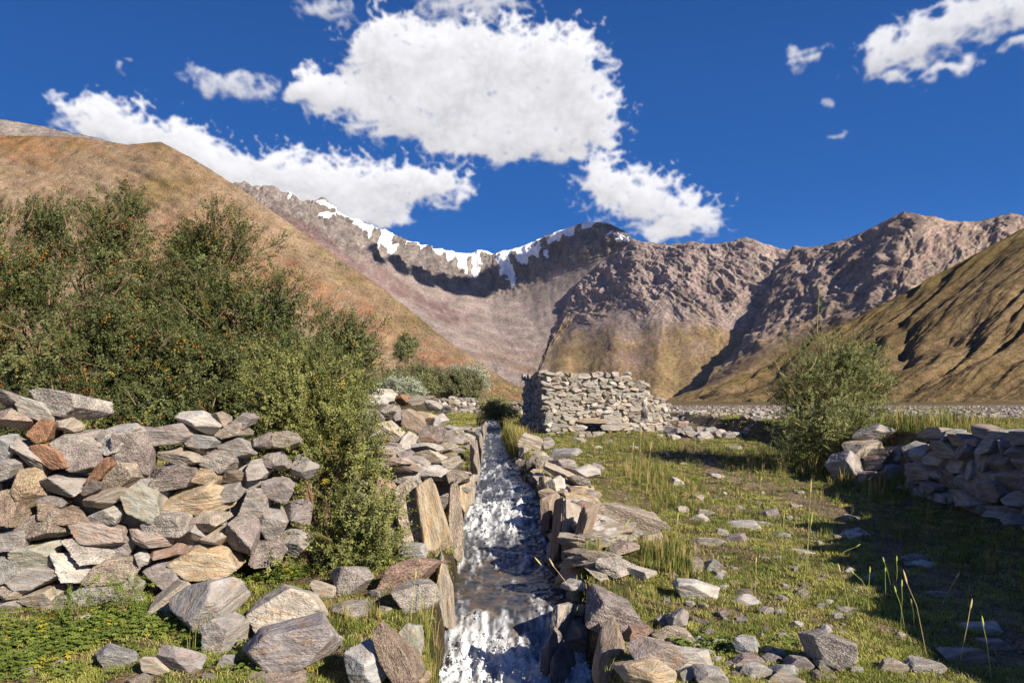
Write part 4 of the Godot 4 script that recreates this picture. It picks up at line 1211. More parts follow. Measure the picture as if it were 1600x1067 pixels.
		tag(o, "small %s stone lying %s" % [sorts[s[4]][1], where], "stone", "small stones lying in turf and lane")


# ------------------------------------------------------------------ stream

func foam_at(x: float, d: float) -> float:
	var zone := curve([[3, 1.0], [6.3, 1.0], [6.65, 0.75], [6.9, 0.18], [7.9, 0.12], [8.25, 0.45], [8.7, 0.5], [9.1, 0.75], [10.2, 0.95], [10.6, 0.55], [12, 0.4], [14, 0.5], [17, 0.42], [24, 0.5]], d)
	var l := x - stream_x(d)
	if d > 8.2 and d < 10.6:
		zone -= 0.30 * sstep(0.05, 0.35, l)
	var streak := nz.get_noise_2d(x * 5.5, d * 1.0 + 20.0)
	var lace := nr.get_noise_2d(x * 7.0 + 3.0, d * 5.5)
	return zone + 0.85 * streak + 0.30 * lace - 0.28


func build_stream() -> void:
	rng.seed = 1601
	var ds := PackedFloat32Array()
	var d := 3.6
	while d < 36.0:
		ds.append(d)
		d += 0.011 if d < 7.0 else (0.014 if d < 11.0 else (0.03 if d < 18.0 else 0.09))
	var nu := 96
	var nv := ds.size()
	var v := PackedVector3Array()
	var col := PackedColorArray()
	var fo := PackedFloat32Array()
	for j in nv:
		var dd := ds[j]
		var cx := stream_x(dd)
		var wy := water_y(dd)
		for i in nu:
			var l := lerpf(-1.0, 1.0, float(i) / (nu - 1)) * (stream_half(dd) + 0.04)
			var x := cx + l
			var f := foam_at(x, dd)
			var rough := clampf(f, 0.0, 1.2)
			var boil := 0.10 * nz.get_noise_2d(x * 2.2 + 9.0, dd * 2.2) + 0.055 * nr.get_noise_2d(x * 6.5, dd * 5.0) + 0.026 * nz.get_noise_2d(x * 9.0, dd * 4.5 + 70.0) + 0.005 * nz.get_noise_2d(x * 30.0, dd * 14.0)
			var calm := 0.016 * nz.get_noise_2d(x * 3.0, dd * 5.0) + 0.005 * nz.get_noise_2d(x * 14.0, dd * 18.0)
			var y := wy + lerpf(calm, boil, clampf(rough * 1.1, 0.0, 1.0))
			v.append(Vector3(x, y, -dd))
			fo.append(f)
			var bed := nz.get_noise_2d(x * 3.2 + 40.0, dd * 3.2)
			var c := Color(0.035, 0.036, 0.040).lerp(Color(0.13, 0.09, 0.055), clampf(0.25 + 1.4 * bed, 0, 1) * (1.0 - sstep(8.0, 9.0, dd)))
			var lace := nz.get_noise_2d(x * 14.0, dd * 2.8) * 0.85 + n1.get_noise_2d(x * 46.0, dd * 12.0) * 0.15
			c = c.lerp(Color(0.25, 0.27, 0.31), clampf(f * 0.9 + 0.3 * lace, 0.0, 1.0) * 0.9)
			c = c.lerp(Color(0.68, 0.70, 0.72), sstep(0.15, 1.15, f * 0.85 + 0.5 * lace))
			col.append(c)
	var n := grid_normals(v, nu, nv)
	var o := mi("stream", arr_mesh(v, grid_index(nu, nv), n, col), mats.water, self)
	tag(o, "narrow rushing stream tumbling down between stone banks", "", "", "structure")
	# foam: the broken white water that rides on it
	var fv := PackedVector3Array()
	var fidx := PackedInt32Array()
	var map := PackedInt32Array()
	map.resize(v.size())
	map.fill(-1)
	var fnrm := PackedVector3Array()
	for j in nv - 1:
		for i in nu - 1:
			var a := j * nu + i
			for tri in [[a, a + nu, a + 1], [a + 1, a + nu, a + nu + 1]]:
				var keep := true
				for q in tri:
					var bite := nz.get_noise_2d(v[q].x * 20.0, v[q].z * 6.0) * 0.6 + n1.get_noise_2d(v[q].x * 60.0, v[q].z * 26.0) * 0.15
					if fo[q] * 0.8 + bite < 0.98:
						keep = false
						break
				if not keep:
					continue
				for q in tri:
					if map[q] < 0:
						map[q] = fv.size()
						fv.append(v[q] + n[q] * (0.004 + 0.012 * maxf(0.0, n1.get_noise_2d(v[q].x * 70.0, v[q].z * 65.0))))
						fnrm.append(n[q])
					fidx.append(map[q])
	mi("foam", arr_mesh(fv, fidx, smooth_normals(fv, fidx)), mats.foam, o).set_meta("kind", "stuff")
	# flung drops
	var drop := icosphere(1)
	var mesh := arr_mesh(drop[0], drop[1], drop[0])
	var xf := []
	var tries := 0
	while xf.size() < 2600 and tries < 60000:
		tries += 1
		var q := rng.randi() % v.size()
		if fo[q] < 0.75 or v[q].z < -16.0:
			continue
		var up := pow(rng.randf(), 3.0) * 0.10
		var r := rng.randf_range(0.0018, 0.006) * (1.0 if up > 0.02 else 1.5)
		xf.append(Transform3D(Basis.from_scale(Vector3(r, r * rng.randf_range(0.8, 1.5), r)), v[q] + Vector3(rng.randf_range(-0.01, 0.01), up + 0.006, rng.randf_range(-0.01, 0.01))))
	multi("spray", mesh, xf, [], mats.foam, o).set_meta("kind", "stuff")


func multi(called: String, mesh: Mesh, xf: Array, cols: Array, mat: Material, parent: Node) -> MultiMeshInstance3D:
	var mm := MultiMesh.new()
	mm.transform_format = MultiMesh.TRANSFORM_3D
	mm.use_colors = cols.size() > 0
	mm.mesh = mesh
	mm.instance_count = xf.size()
	var stride := 16 if cols.size() else 12
	var buf := PackedFloat32Array()
	buf.resize(xf.size() * stride)
	var k := 0
	for i in xf.size():
		var t: Transform3D = xf[i]
		var b := t.basis
		buf[k] = b.x.x
		buf[k + 1] = b.y.x
		buf[k + 2] = b.z.x
		buf[k + 3] = t.origin.x
		buf[k + 4] = b.x.y
		buf[k + 5] = b.y.y
		buf[k + 6] = b.z.y
		buf[k + 7] = t.origin.y
		buf[k + 8] = b.x.z
		buf[k + 9] = b.y.z
		buf[k + 10] = b.z.z
		buf[k + 11] = t.origin.z
		if stride == 16:
			var c: Color = cols[i]
			buf[k + 12] = c.r
			buf[k + 13] = c.g
			buf[k + 14] = c.b
			buf[k + 15] = 1.0
		k += stride
	mm.buffer = buf
	var o := MultiMeshInstance3D.new()
	o.name = numbered(called) if parent == self else called
	o.multimesh = mm
	o.material_override = mat
	parent.add_child(o, true)
	return o


# ------------------------------------------------------------------ plants

# A twig 0.16 m long with small folded leaves.
func sprig(sd: int, leaves: int, size: float, slim: float) -> ArrayMesh:
	var r := RandomNumberGenerator.new()
	r.seed = sd
	var v := PackedVector3Array()
	var idx := PackedInt32Array()
	for k in leaves:
		var t := float(k + 1) / leaves
		var root := Vector3(r.randf_range(-0.004, 0.004), 0.02 + 0.14 * t, r.randf_range(-0.004, 0.004))
		var a := k * 2.4 + r.randf_range(-0.5, 0.5)
		var dir := Vector3(cos(a), r.randf_range(0.1, 0.9), sin(a)).normalized()
		var side := dir.cross(Vector3(r.randf_range(-0.6, 0.6), 1, r.randf_range(-0.6, 0.6))).normalized()
		var up := side.cross(dir).normalized()
		var s := size * r.randf_range(0.75, 1.2)
		var w := s * slim
		var b := v.size()
		v.append_array(PackedVector3Array([root, root + dir * s * 0.5 + side * w - up * w * 0.25, root + dir * s, root + dir * s * 0.5 - side * w - up * w * 0.25]))
		idx.append_array(PackedInt32Array([b, b + 1, b + 2, b, b + 2, b + 3]))
	tube(v, idx, [Vector3.ZERO, Vector3(0, 0.16, 0)], [0.0022, 0.0008], 3)
	return arr_mesh(v, idx)


func aim(dir: Vector3, roll: float, s: float) -> Basis:
	var y := dir.normalized()
	var x := y.cross(Vector3(0.31, 0.17, 0.93)).normalized()
	return Basis(x, y, x.cross(y)) * Basis(Vector3.UP, roll) * Basis.from_scale(Vector3.ONE * s)


# blobs: [px, py, distance, half width px, half height px]; shoots: [px, py, px, py, distance]
func bush(called: String, label: String, foot: Vector3, blobs: Array, shoots: Array, count: int, dark: Color, light: Color, berries: int, o := {}) -> Node3D:
	var b := thing(called, foot, label, o.get("category", "bush"), o.get("group", ""))
	var size: float = o.get("scale", 1.0)
	var bv := PackedVector3Array()
	var bi := PackedInt32Array()
	var weights := []
	var total := 0.0
	for q in blobs:
		total += pow(q[3] * q[4] * q[2] * q[2], 0.9)
		weights.append(total)
		# a limb from the foot into each clump, forking inside it
		var c := P(q[0], q[1], q[2]) - foot
		var knee := Vector3(c.x * 0.45, c.y * 0.6, c.z * 0.45) + Vector3(rng.randf_range(-0.1, 0.1), 0, rng.randf_range(-0.1, 0.1))
		var start := Vector3(rng.randf_range(-0.12, 0.12), -0.05, rng.randf_range(-0.1, 0.1)) * size
		var th: float = o.get("limb", 0.02)
		tube(bv, bi, [start, start.lerp(knee, 0.5) + Vector3(rng.randf_range(-0.05, 0.05), 0, 0), knee, c], [th, th * 0.85, th * 0.7, th * 0.35])
		for s in 5:
			var tip: Vector3 = c + Vector3(rng.randf_range(-1, 1) * q[3], rng.randf_range(-0.4, 1) * q[4], rng.randf_range(-1, 1) * q[3]) * q[2] / F * 0.95
			tube(bv, bi, [knee.lerp(c, 0.6), c.lerp(tip, 0.45) + Vector3(0, 0.03, 0), tip], [th * 0.4, th * 0.25, th * 0.1], 4)
	var xf := [[], []]
	var cols := [[], []]
	var bxf := []
	var gap: float = o.get("gap", 0.12)
	var freq: float = o.get("freq", 2.6)
	var each: int = o.get("clump", 55)
	var clump := Vector3.ZERO
	var dir := Vector3.UP
	var rad := 1.0
	var tone := 0.0
	var girth := 0.2
	for k in count:
		if k % each == 0:
			# the next leafy clump, mostly near the outside of the bush
			var w := rng.randf() * total
			var i := 0
			while weights[i] < w:
				i += 1
			var q: Array = blobs[i]
			dir = Vector3(rng.randfn(), rng.randfn(), rng.randfn()).normalized()
			rad = lerpf(0.35, 1.0, pow(rng.randf(), 0.5))
			clump = P(q[0], q[1], q[2]) + dir * Vector3(q[3], q[4], q[3] * o.get("deep", 0.85)) * q[2] / F * rad
			tone = rng.randf_range(-0.25, 0.25)
			girth = o.get("girth", 0.15) * size * rng.randf_range(0.7, 1.35)
		var p: Vector3 = clump + Vector3(rng.randfn(), rng.randfn(), rng.randfn()) * girth
		var lump := nz.get_noise_3dv(p * freq)
		if lump > gap + 0.25 * rng.randf() or p.y < gh(p.x, -p.z) + 0.02:
			continue
		var out := (dir * 0.9 + Vector3(0, 0.55, 0) + Vector3(rng.randfn(), rng.randfn(), rng.randfn()) * 0.45)
		var which := rng.randi() % 2
		xf[which].append(Transform3D(aim(out, rng.randf() * TAU, size * rng.randf_range(0.75, 1.3)), p - foot))
		var shade := dark.lerp(light, clampf(rng.randf() * 0.75 + tone + 0.2, 0, 1))
		if rng.randf() < o.get("autumn", 0.0):
			shade = Color(0.34, 0.17, 0.03).lerp(Color(0.40, 0.30, 0.03), rng.randf())
		cols[which].append(shade)
		if bxf.size() < berries and rng.randf() < float(berries) / count * 2.4 and rad > 0.75 and nz.get_noise_3dv(p * 1.6 + Vector3(50, 0, 0)) > -0.02:
			for z in 1 + rng.randi() % 3:
				var r := rng.randf_range(0.0045, 0.0075)
				bxf.append(Transform3D(Basis.from_scale(Vector3(r, r * 1.35, r)), p - foot + out.normalized() * 0.10 + Vector3(rng.randfn(), rng.randfn(), rng.randfn()) * 0.025))
	for q in blobs:
		for k in o.get("auto", 0):
			var a := rng.randf_range(0.15, PI - 0.15)
			var way := Vector2(cos(a), -sin(a))
			var r := rng.randf_range(1.15, 1.5)
			shoots.append([q[0] + way.x * q[3] * 0.8, q[1] + way.y * q[4] * 0.8, q[0] + way.x * q[3] * r, q[1] + way.y * q[4] * r - 6.0, q[2] + rng.randf_range(-0.5, 0.3)])
	for s in shoots:
		var a := P(s[0], s[1], s[4]) - foot
		var z := P(s[2], s[3], s[4]) - foot
		var bend := a.lerp(z, 0.5) + Vector3(rng.randf_range(-0.06, 0.06), 0.02, rng.randf_range(-0.1, 0.1))
		tube(bv, bi, [a, bend, z], [0.008 * size, 0.006 * size, 0.002], 4)
		var n := int(a.distance_to(z) * o.get("shoot_leaves", 60.0))
		for k in n:
			var t := pow(rng.randf(), o.get("shoot_bias", 0.8))
			var p := a.lerp(bend, t * 2.0) if t < 0.5 else bend.lerp(z, t * 2.0 - 1.0)
			var spread := (1.15 - t) * 0.09
			var off := Vector3(rng.randfn(), rng.randfn(), rng.randfn()) * spread * size
			var which := rng.randi() % 2
			xf[which].append(Transform3D(aim((z - a).normalized() * 0.7 + off * 6.0 + Vector3(rng.randfn(), rng.randfn(), rng.randfn()) * 0.35, rng.randf() * TAU, size * rng.randf_range(0.5, 0.95)), p + off))
			cols[which].append(dark.lerp(light, rng.randf()))
	mi("branches", arr_mesh(bv, bi), o.get("bark", mats.bark), b).set_meta("kind", "stuff")
	var leaf: Array = o.get("leaf", ["round"])
	for which in 2:
		multi("foliage", sprigs[leaf[0]][which], xf[which], cols[which], mats.leaf, b).set_meta("kind", "stuff")
	if bxf.size():
		var ball := icosphere(1)
		multi("berries", arr_mesh(ball[0], ball[1], ball[0]), bxf, [], mats.berry, b).set_meta("kind", "stuff")
	return b


var sprigs := {}


func build_bushes() -> void:
	rng.seed = 1701
	sprigs = {"round": [sprig(1, 13, 0.030, 0.30), sprig(2, 11, 0.034, 0.28)], "fine": [sprig(3, 15, 0.026, 0.30), sprig(4, 13, 0.024, 0.32)], "slim": [sprig(5, 12, 0.05, 0.10), sprig(6, 11, 0.055, 0.10)]}
	var dk := Color(0.042, 0.058, 0.020)
	var lt := Color(0.15, 0.165, 0.058)
	bush("berry_bush", "tall dense bush with red berries and pale topmost shoots behind the long wall", Vector3(-5.0, 0.2, -9.6), [
		[-150, 470, 9.8, 110, 120], [-60, 450, 9.7, 110, 110], [30, 405, 10, 80, 75], [30, 510, 9.2, 110, 110], [115, 420, 10, 75, 85], [178, 425, 10.1, 42, 75], [170, 355, 10.2, 38, 42], [110, 550, 9.0, 110, 100], [10, 600, 8.8, 110, 70], [-120, 600, 8.9, 100, 80], [200, 500, 9.6, 70, 80], [90, 655, 8.5, 100, 45], [0, 670, 8.5, 90, 40]],
		[[188, 380, 192, 284, 10.1], [150, 370, 118, 322, 10.1], [210, 400, 222, 330, 10.1], [60, 370, 70, 318, 10.0], [10, 370, 14, 330, 9.8], [100, 370, 90, 330, 10.0]], 19000, dk, lt, 3200, {"autumn": 0.012, "limb": 0.025, "gap": -0.02, "auto": 6, "freq": 2.0, "girth": 0.105})
	bush("berry_bush", "broad dark bush with red berries and one long shoot towards the tan hillside", Vector3(-3.6, 0.2, -9.4), [
		[275, 530, 9.7, 80, 90], [325, 440, 10, 60, 70], [340, 385, 10.1, 42, 42], [285, 475, 10, 38, 45], [355, 540, 9.4, 95, 105], [415, 505, 9.7, 52, 60], [300, 600, 9.0, 120, 70], [400, 600, 9.0, 75, 65], [200, 590, 8.9, 90, 70], [240, 670, 8.6, 100, 50], [340, 670, 8.6, 80, 40]],
		[[370, 450, 442, 370, 9.9], [335, 395, 332, 334, 10.1], [400, 480, 436, 430, 9.8], [360, 410, 385, 365, 10.0], [300, 400, 282, 350, 10.0], [430, 480, 455, 450, 9.7]], 16500, dk, lt, 2200, {"autumn": 0.01, "limb": 0.025, "gap": -0.02, "auto": 6, "freq": 2.0, "girth": 0.105})
	bush("berry_bush", "lower olive bush trailing down to the slab embankment", Vector3(-2.4, 0.25, -9.2), [
		[480, 545, 9.5, 58, 48], [530, 555, 9.7, 42, 36], [470, 600, 9.0, 75, 55], [545, 592, 9.4, 32, 26], [440, 640, 8.8, 60, 40], [510, 640, 8.9, 50, 40]],
		[[550, 550, 586, 536, 9.6], [490, 520, 497, 486, 9.5], [520, 540, 530, 505, 9.6], [455, 520, 450, 480, 9.5]], 5200, dk, lt, 350, {"autumn": 0.008, "gap": -0.02, "auto": 6, "freq": 2.0, "girth": 0.105})
	bush("green_shrub", "bright green leafy shrub with a reddish stem in the gap of the wall", G(492, 880), [
		[472, 640, 7.5, 64, 46], [440, 612, 7.6, 46, 34], [515, 680, 7.4, 54, 44], [540, 722, 7.3, 38, 38], [470, 715, 7.4, 54, 52], [500, 600, 7.7, 40, 32], [568, 812, 7.1, 46, 32], [552, 855, 7.0, 50, 28], [430, 868, 7.1, 36, 24], [410, 890, 7.0, 40, 20]],
		[[470, 600, 455, 560, 7.6], [510, 590, 520, 555, 7.7], [420, 690, 362, 672, 7.3], [560, 700, 585, 676, 7.3], [430, 760, 385, 690, 7.2], [590, 800, 625, 790, 7.0], [450, 830, 395, 850, 7.0]], 6200, Color(0.07, 0.092, 0.024), Color(0.255, 0.26, 0.085), 0, {"autumn": 0.012, "bark": mats.redbark, "limb": 0.028, "gap": 0.1, "leaf": ["fine"], "freq": 3.4, "auto": 3, "girth": 0.10, "clump": 60})
	bush("thorny_shrub", "upright thorny shrub with one tall lone shoot above the lane wall", G(1302, 722), [
		[1300, 625, 14.4, 68, 68], [1268, 652, 14.2, 50, 54], [1338, 622, 14.6, 46, 56], [1300, 568, 14.5, 44, 32], [1252, 602, 14.4, 30, 36], [1345, 580, 14.6, 28, 26], [1300, 685, 14.1, 70, 30]],
		[[1284, 580, 1281, 452, 14.5], [1245, 585, 1226, 512, 14.4], [1262, 570, 1252, 532, 14.5], [1302, 545, 1322, 508, 14.5], [1340, 570, 1352, 532, 14.5], [1355, 585, 1388, 545, 14.6], [1235, 605, 1208, 558, 14.4], [1365, 610, 1402, 588, 14.6], [1310, 560, 1308, 520, 14.5], [1225, 640, 1195, 610, 14.3], [1275, 600, 1240, 545, 14.4], [1370, 640, 1400, 625, 14.6], [1330, 560, 1338, 520, 14.4]],
		5600, Color(0.06, 0.085, 0.025), Color(0.27, 0.28, 0.11), 0, {"bark": mats.straw, "limb": 0.02, "shoot_leaves": 30.0, "auto": 4, "gap": 0.05, "girth": 0.13, "scale": 1.15, "leaf": ["fine"], "freq": 2.4})
	# far plants by the field wall
	bush("willow_bush", "rounded dark willow bush with silvery tips beyond the slab embankment", G(705, 634), [[705, 604, 30, 36, 16], [685, 612, 30, 20, 12], [725, 608, 30, 22, 14]], [], 2600, Color(0.06, 0.07, 0.03), Color(0.18, 0.18, 0.09), 0, {"scale": 2.0, "leaf": ["slim"], "gap": 0.3, "girth": 0.05, "clump": 20})
	bush("willow_bush", "pale silvery plume of willow beside the dark willow bush", G(735, 630), [[728, 592, 31, 20, 12], [742, 600, 31, 12, 10]], [], 900, Color(0.22, 0.24, 0.17), Color(0.46, 0.47, 0.38), 0, {"scale": 2.0, "leaf": ["slim"], "gap": 0.3, "girth": 0.05, "clump": 20})
	bush("willow_bush", "olive willow bush behind the top of the slab embankment", G(640, 634), [[640, 598, 28, 28, 16], [615, 606, 28, 20, 12], [660, 606, 28, 18, 12], [590, 606, 27, 22, 12]], [], 2400, Color(0.07, 0.085, 0.03), Color(0.22, 0.22, 0.10), 0, {"scale": 1.9, "leaf": ["slim"], "gap": 0.3, "girth": 0.05, "clump": 20})
	bush("willow_bush", "silver green tuft of willow at the top of the slab embankment", G(628, 636), [[620, 608, 24, 24, 10], [640, 610, 24, 16, 9]], [], 900, Color(0.20, 0.23, 0.15), Color(0.40, 0.42, 0.32), 0, {"scale": 1.4, "leaf": ["slim"], "gap": 0.3, "girth": 0.05, "clump": 20})
	var t := bush("young_tree", "small lone young tree with an oval crown against the tan hillside", G(636, 632), [[636, 545, 45, 13, 17], [634, 552, 45, 12, 10], [638, 535, 45, 8, 10]], [], 700, Color(0.08, 0.10, 0.035), Color(0.22, 0.23, 0.10), 0, {"scale": 2.4, "category": "tree", "limb": 0.03, "gap": 0.25, "girth": 0.035, "clump": 20})
	for p in [[775, 640, 12, 14], [790, 645, 10, 8], [760, 642, 10, 10]]:
		bush("stream_bush", "low olive bush at the far bend of the stream", G(p[0], 655), [[p[0], p[1], 27, p[2], p[3]]], [], 260, Color(0.13, 0.14, 0.05), Color(0.30, 0.29, 0.13), 0, {"scale": 1.6, "leaf": ["slim"], "gap": 0.3, "girth": 0.05, "clump": 20, "group": "low bushes at the bend of the stream"})


# A tuft of narrow blades, one metre across its own unit.
func tuft(sd: int, blades: int, spread: float, lean: float, width: float) -> ArrayMesh:
	var r := RandomNumberGenerator.new()
	r.seed = sd
	var v := PackedVector3Array()
	var idx := PackedInt32Array()
	for k in blades:
		var a := r.randf() * TAU
		var root := Vector3(r.randfn() * spread, 0, r.randfn() * spread)
		var out := Vector3(cos(a), 0, sin(a))
		var h := r.randf_range(0.5, 1.0)
		var side := out.cross(Vector3.UP).rotated(Vector3.UP, r.randf_range(-0.8, 0.8)) * width
		var bend := r.randf_range(0.2, 1.0) * lean
		var m := root + out * bend * h * 0.35 + Vector3(0, h * 0.62, 0)
		var t := root + out * bend * h + Vector3(0, h * (1.0 - bend * 0.3), 0)
		var b := v.size()
		v.append_array(PackedVector3Array([root - side, root + side, m - side * 0.7, m + side * 0.7, t]))
		idx.append_array(PackedInt32Array([b, b + 1, b + 2, b + 1, b + 3, b + 2, b + 2, b + 3, b + 4]))
	return arr_mesh(v, idx)


func rosette(sd: int) -> ArrayMesh:
	var r := RandomNumberGenerator.new()
	r.seed = sd
	var v := PackedVector3Array()
	var idx := PackedInt32Array()
	for k in 7:
		# lobed leaf on a short stalk
		var a := k * 2.4 + r.randf_range(-0.4, 0.4)
		var out := Vector3(cos(a), 0, sin(a))
		var c := out * r.randf_range(0.25, 0.8) + Vector3(0, r.randf_range(0.35, 1.0), 0)
		var up := (Vector3.UP + out * r.randf_range(0.0, 0.8) + Vector3(r.randfn(), 0, r.randfn()) * 0.25).normalized()
		var x := up.cross(Vector3(0.2, 0.1, 0.9)).normalized()
		var z := up.cross(x)
		var s := r.randf_range(0.28, 0.45)
		var b := v.size()
		v.append(c)
		for q in 10:
			var t := TAU * q / 10.0
			var rad := s * (1.0 if q % 2 == 0 else 0.55)
			v.append(c + (x * cos(t) + z * sin(t)) * rad - up * (0.08 if q % 2 == 0 else 0.0))
		for q in 10:
			idx.append_array(PackedInt32Array([b, b + 1 + q, b + 1 + (q + 1) % 10]))
	return arr_mesh(v, idx)


func build_grass() -> void:
	rng.seed = 1801
	var turf := tuft(21, 22, 0.42, 0.7, 0.030)
	var long := tuft(22, 16, 0.10, 0.55, 0.013)
	var xf := []
	var cols := []
	# short turf: near ground evenly thick, thinner with distance
	for k in 62000:
		var d := 4.2 + 40.0 * pow(rng.randf(), 2.1)
		var x := rng.randf_range(-0.75, 0.75) * d + rng.randf_range(-1, 1)
		var l := x - stream_x(d)
		if absf(l) < stream_half(d) + 0.03 and d < 36.0 or (x > 5.9 and x < 6.75 and d < 14.0):
			continue
		var a := nz.get_noise_2d(x * 0.8 + 7, d * 0.8)
		var b := nz.get_noise_2d(x * 3.0, d * 3.0 + 31)
		if a * 0.8 + b * 0.9 > 0.12 + rng.randf() * 0.3:
			continue
		if l > 0.4 and l < 1.1 and d > 6.5 and d < 15.0 and rng.randf() < 0.8:
			continue
		if path_near(x, d) < 0.28 + 0.2 * b and rng.randf() < 0.75:
			continue
		if x > 3.5 and d > 24.0 and rng.randf() < 0.75 or d > 30.0 and rng.randf() < 0.4:
			continue
		if x < -0.6 and d < 8.0 and rng.randf() < 0.5:
			continue
		var h := rng.randf_range(0.02, 0.048) * (1.0 + 0.035 * d)
		if x > 6.7 and d < 20.0:
			h *= 1.1
		var w := rng.randf_range(0.05, 0.085) * (1.0 + 0.05 * d)
		xf.append(Transform3D(Basis(Vector3.UP, rng.randf() * TAU) * Basis.from_scale(Vector3(w, h, w)), Vector3(x, gh(x, d) - 0.004, -d)))
		var g := Color(0.13, 0.175, 0.03).lerp(Color(0.37, 0.36, 0.09), clampf(rng.randf() * 0.7 + 0.9 * nz.get_noise_2d(x * 1.1 + 90, d * 1.1) + 0.15, 0, 1))
		if rng.randf() < 0.15:
			g = Color(0.38, 0.31, 0.15)
		cols.append(g)
	tag(multi("grass", turf, xf, cols, mats.grass, self), "short yellow green turf between the stones and along the lane", "grass", "", "stuff")
	# long grass: [px, py, spread x, spread d, count, height, straw share]
	xf = []
	cols = []
	for s in [[806, 716, 0.22, 1.6, 420, 0.55, 0.5], [795, 690, 0.2, 1.6, 260, 0.5, 0.45], [828, 745, 0.16, 0.8, 130, 0.45, 0.4], [850, 790, 0.12, 1.0, 60, 0.4, 0.3], [905, 905, 0.2, 0.35, 90, 0.26, 0.15], [870, 900, 0.12, 0.5, 60, 0.3, 0.3], [1020, 745, 0.6, 1.8, 360, 0.22, 0.35], [1010, 700, 1.4, 2.0, 420, 0.22, 0.3], [1060, 790, 0.5, 1.0, 120, 0.18, 0.3], [1045, 880, 0.25, 0.5, 110, 0.26, 0.3], [720, 880, 0.08, 0.4, 50, 0.3, 0.1], [700, 690, 0.5, 1.5, 350, 0.13, 0.4], [890, 680, 0.4, 0.3, 60, 0.2, 0.2], [985, 680, 0.5, 0.3, 60, 0.2, 0.2],
		[600, 1050, 0.25, 0.3, 60, 0.22, 0.25], [520, 960, 0.35, 0.3, 120, 0.15, 0.3], [670, 1040, 0.1, 0.3, 60, 0.25, 0.2], [390, 990, 0.3, 0.3, 60, 0.25, 0.3], [1420, 760, 1.2, 1.6, 500, 0.24, 0.25], [1200, 720, 1.3, 1.8, 500, 0.22, 0.3], [1350, 690, 1.2, 1.5, 300, 0.5, 0.35], [1470, 640, 2.2, 4.0, 260, 0.22, 0.5], [1560, 660, 1.2, 1.5, 120, 0.24, 0.5], [760, 690, 0.12, 2.0, 120, 0.35, 0.4], [640, 930, 0.2, 0.2, 40, 0.2, 0.1], [1480, 850, 1.2, 1.6, 420, 0.16, 0.2], [960, 940, 0.5, 0.5, 130, 0.14, 0.25], [1180, 985, 0.5, 0.4, 110, 0.11, 0.2], [1300, 950, 1.1, 0.7, 160, 0.10, 0.3]]:
		var c := G(s[0], s[1])
		for k in s[4]:
			var d: float = -c.z + rng.randfn() * s[3] * 0.6
			var x: float = c.x + rng.randfn() * s[2] * 0.6
			if d < 4.0 or absf(x - stream_x(d)) < stream_half(d) - 0.07 and d < 36.0:
				continue
			var h: float = s[5] * rng.randf_range(0.5, 1.25)
			xf.append(Transform3D(Basis(Vector3.UP, rng.randf() * TAU) * Basis.from_scale(Vector3(h * 0.7, h, h * 0.7)), Vector3(x, gh(x, d) - 0.01, -d)))
			cols.append(Color(0.40, 0.31, 0.13).lerp(Color(0.30, 0.24, 0.08), rng.randf()) if rng.randf() < s[6] else Color(0.07, 0.105, 0.02).lerp(Color(0.20, 0.21, 0.05), rng.randf()))
	tag(multi("long_grass", long, xf, cols, mats.grass, self), "longer tufts of green and straw coloured grass beside stream and walls", "grass", "", "stuff")
	# leafy ground cover under the wall and shrub
	xf = []
	cols = []
	for s in [[60, 1000, 0.55, 0.4, 330], [190, 985, 0.45, 0.35, 280], [260, 965, 0.25, 0.25, 110], [340, 950, 0.2, 0.15, 70], [30, 1045, 0.4, 0.2, 120], [430, 900, 0.25, 0.2, 160], [560, 880, 0.35, 0.25, 200], [330, 1010, 0.2, 0.2, 40], [420, 1045, 0.25, 0.15, 40], [655, 1045, 0.08, 0.1, 30], [905, 925, 0.15, 0.15, 40], [1140, 1015, 0.3, 0.2, 50], [1065, 1010, 0.15, 0.1, 24]]:
		var c := G(s[0], s[1])
		for k in s[4]:
			var d: float = -c.z + rng.randfn() * s[3] * 0.6
			var x: float = c.x + rng.randfn() * s[2] * 0.6
			if d < 3.9:
				continue
			var h := rng.randf_range(0.035, 0.075)
			xf.append(Transform3D(Basis(Vector3.UP, rng.randf() * TAU) * Basis.from_scale(Vector3(h, h * rng.randf_range(0.8, 1.4), h)), Vector3(x, gh(x, d), -d)))
			cols.append(Color(0.26, 0.10, 0.04) if rng.randf() < 0.006 else (Color(0.34, 0.28, 0.03) if rng.randf() < 0.04 else Color(0.06, 0.105, 0.018).lerp(Color(0.19, 0.225, 0.045), rng.randf())))
	tag(multi("ground_cover", rosette(31), xf, cols, mats.leaf, self), "low lobed green leaves with a few red ones under wall and shrub", "leaves", "", "stuff")
	# seed stalks one can pick out: [px foot, py foot, px tip, py tip, 0 green spike / 1 straw]
	rng.seed = 1900
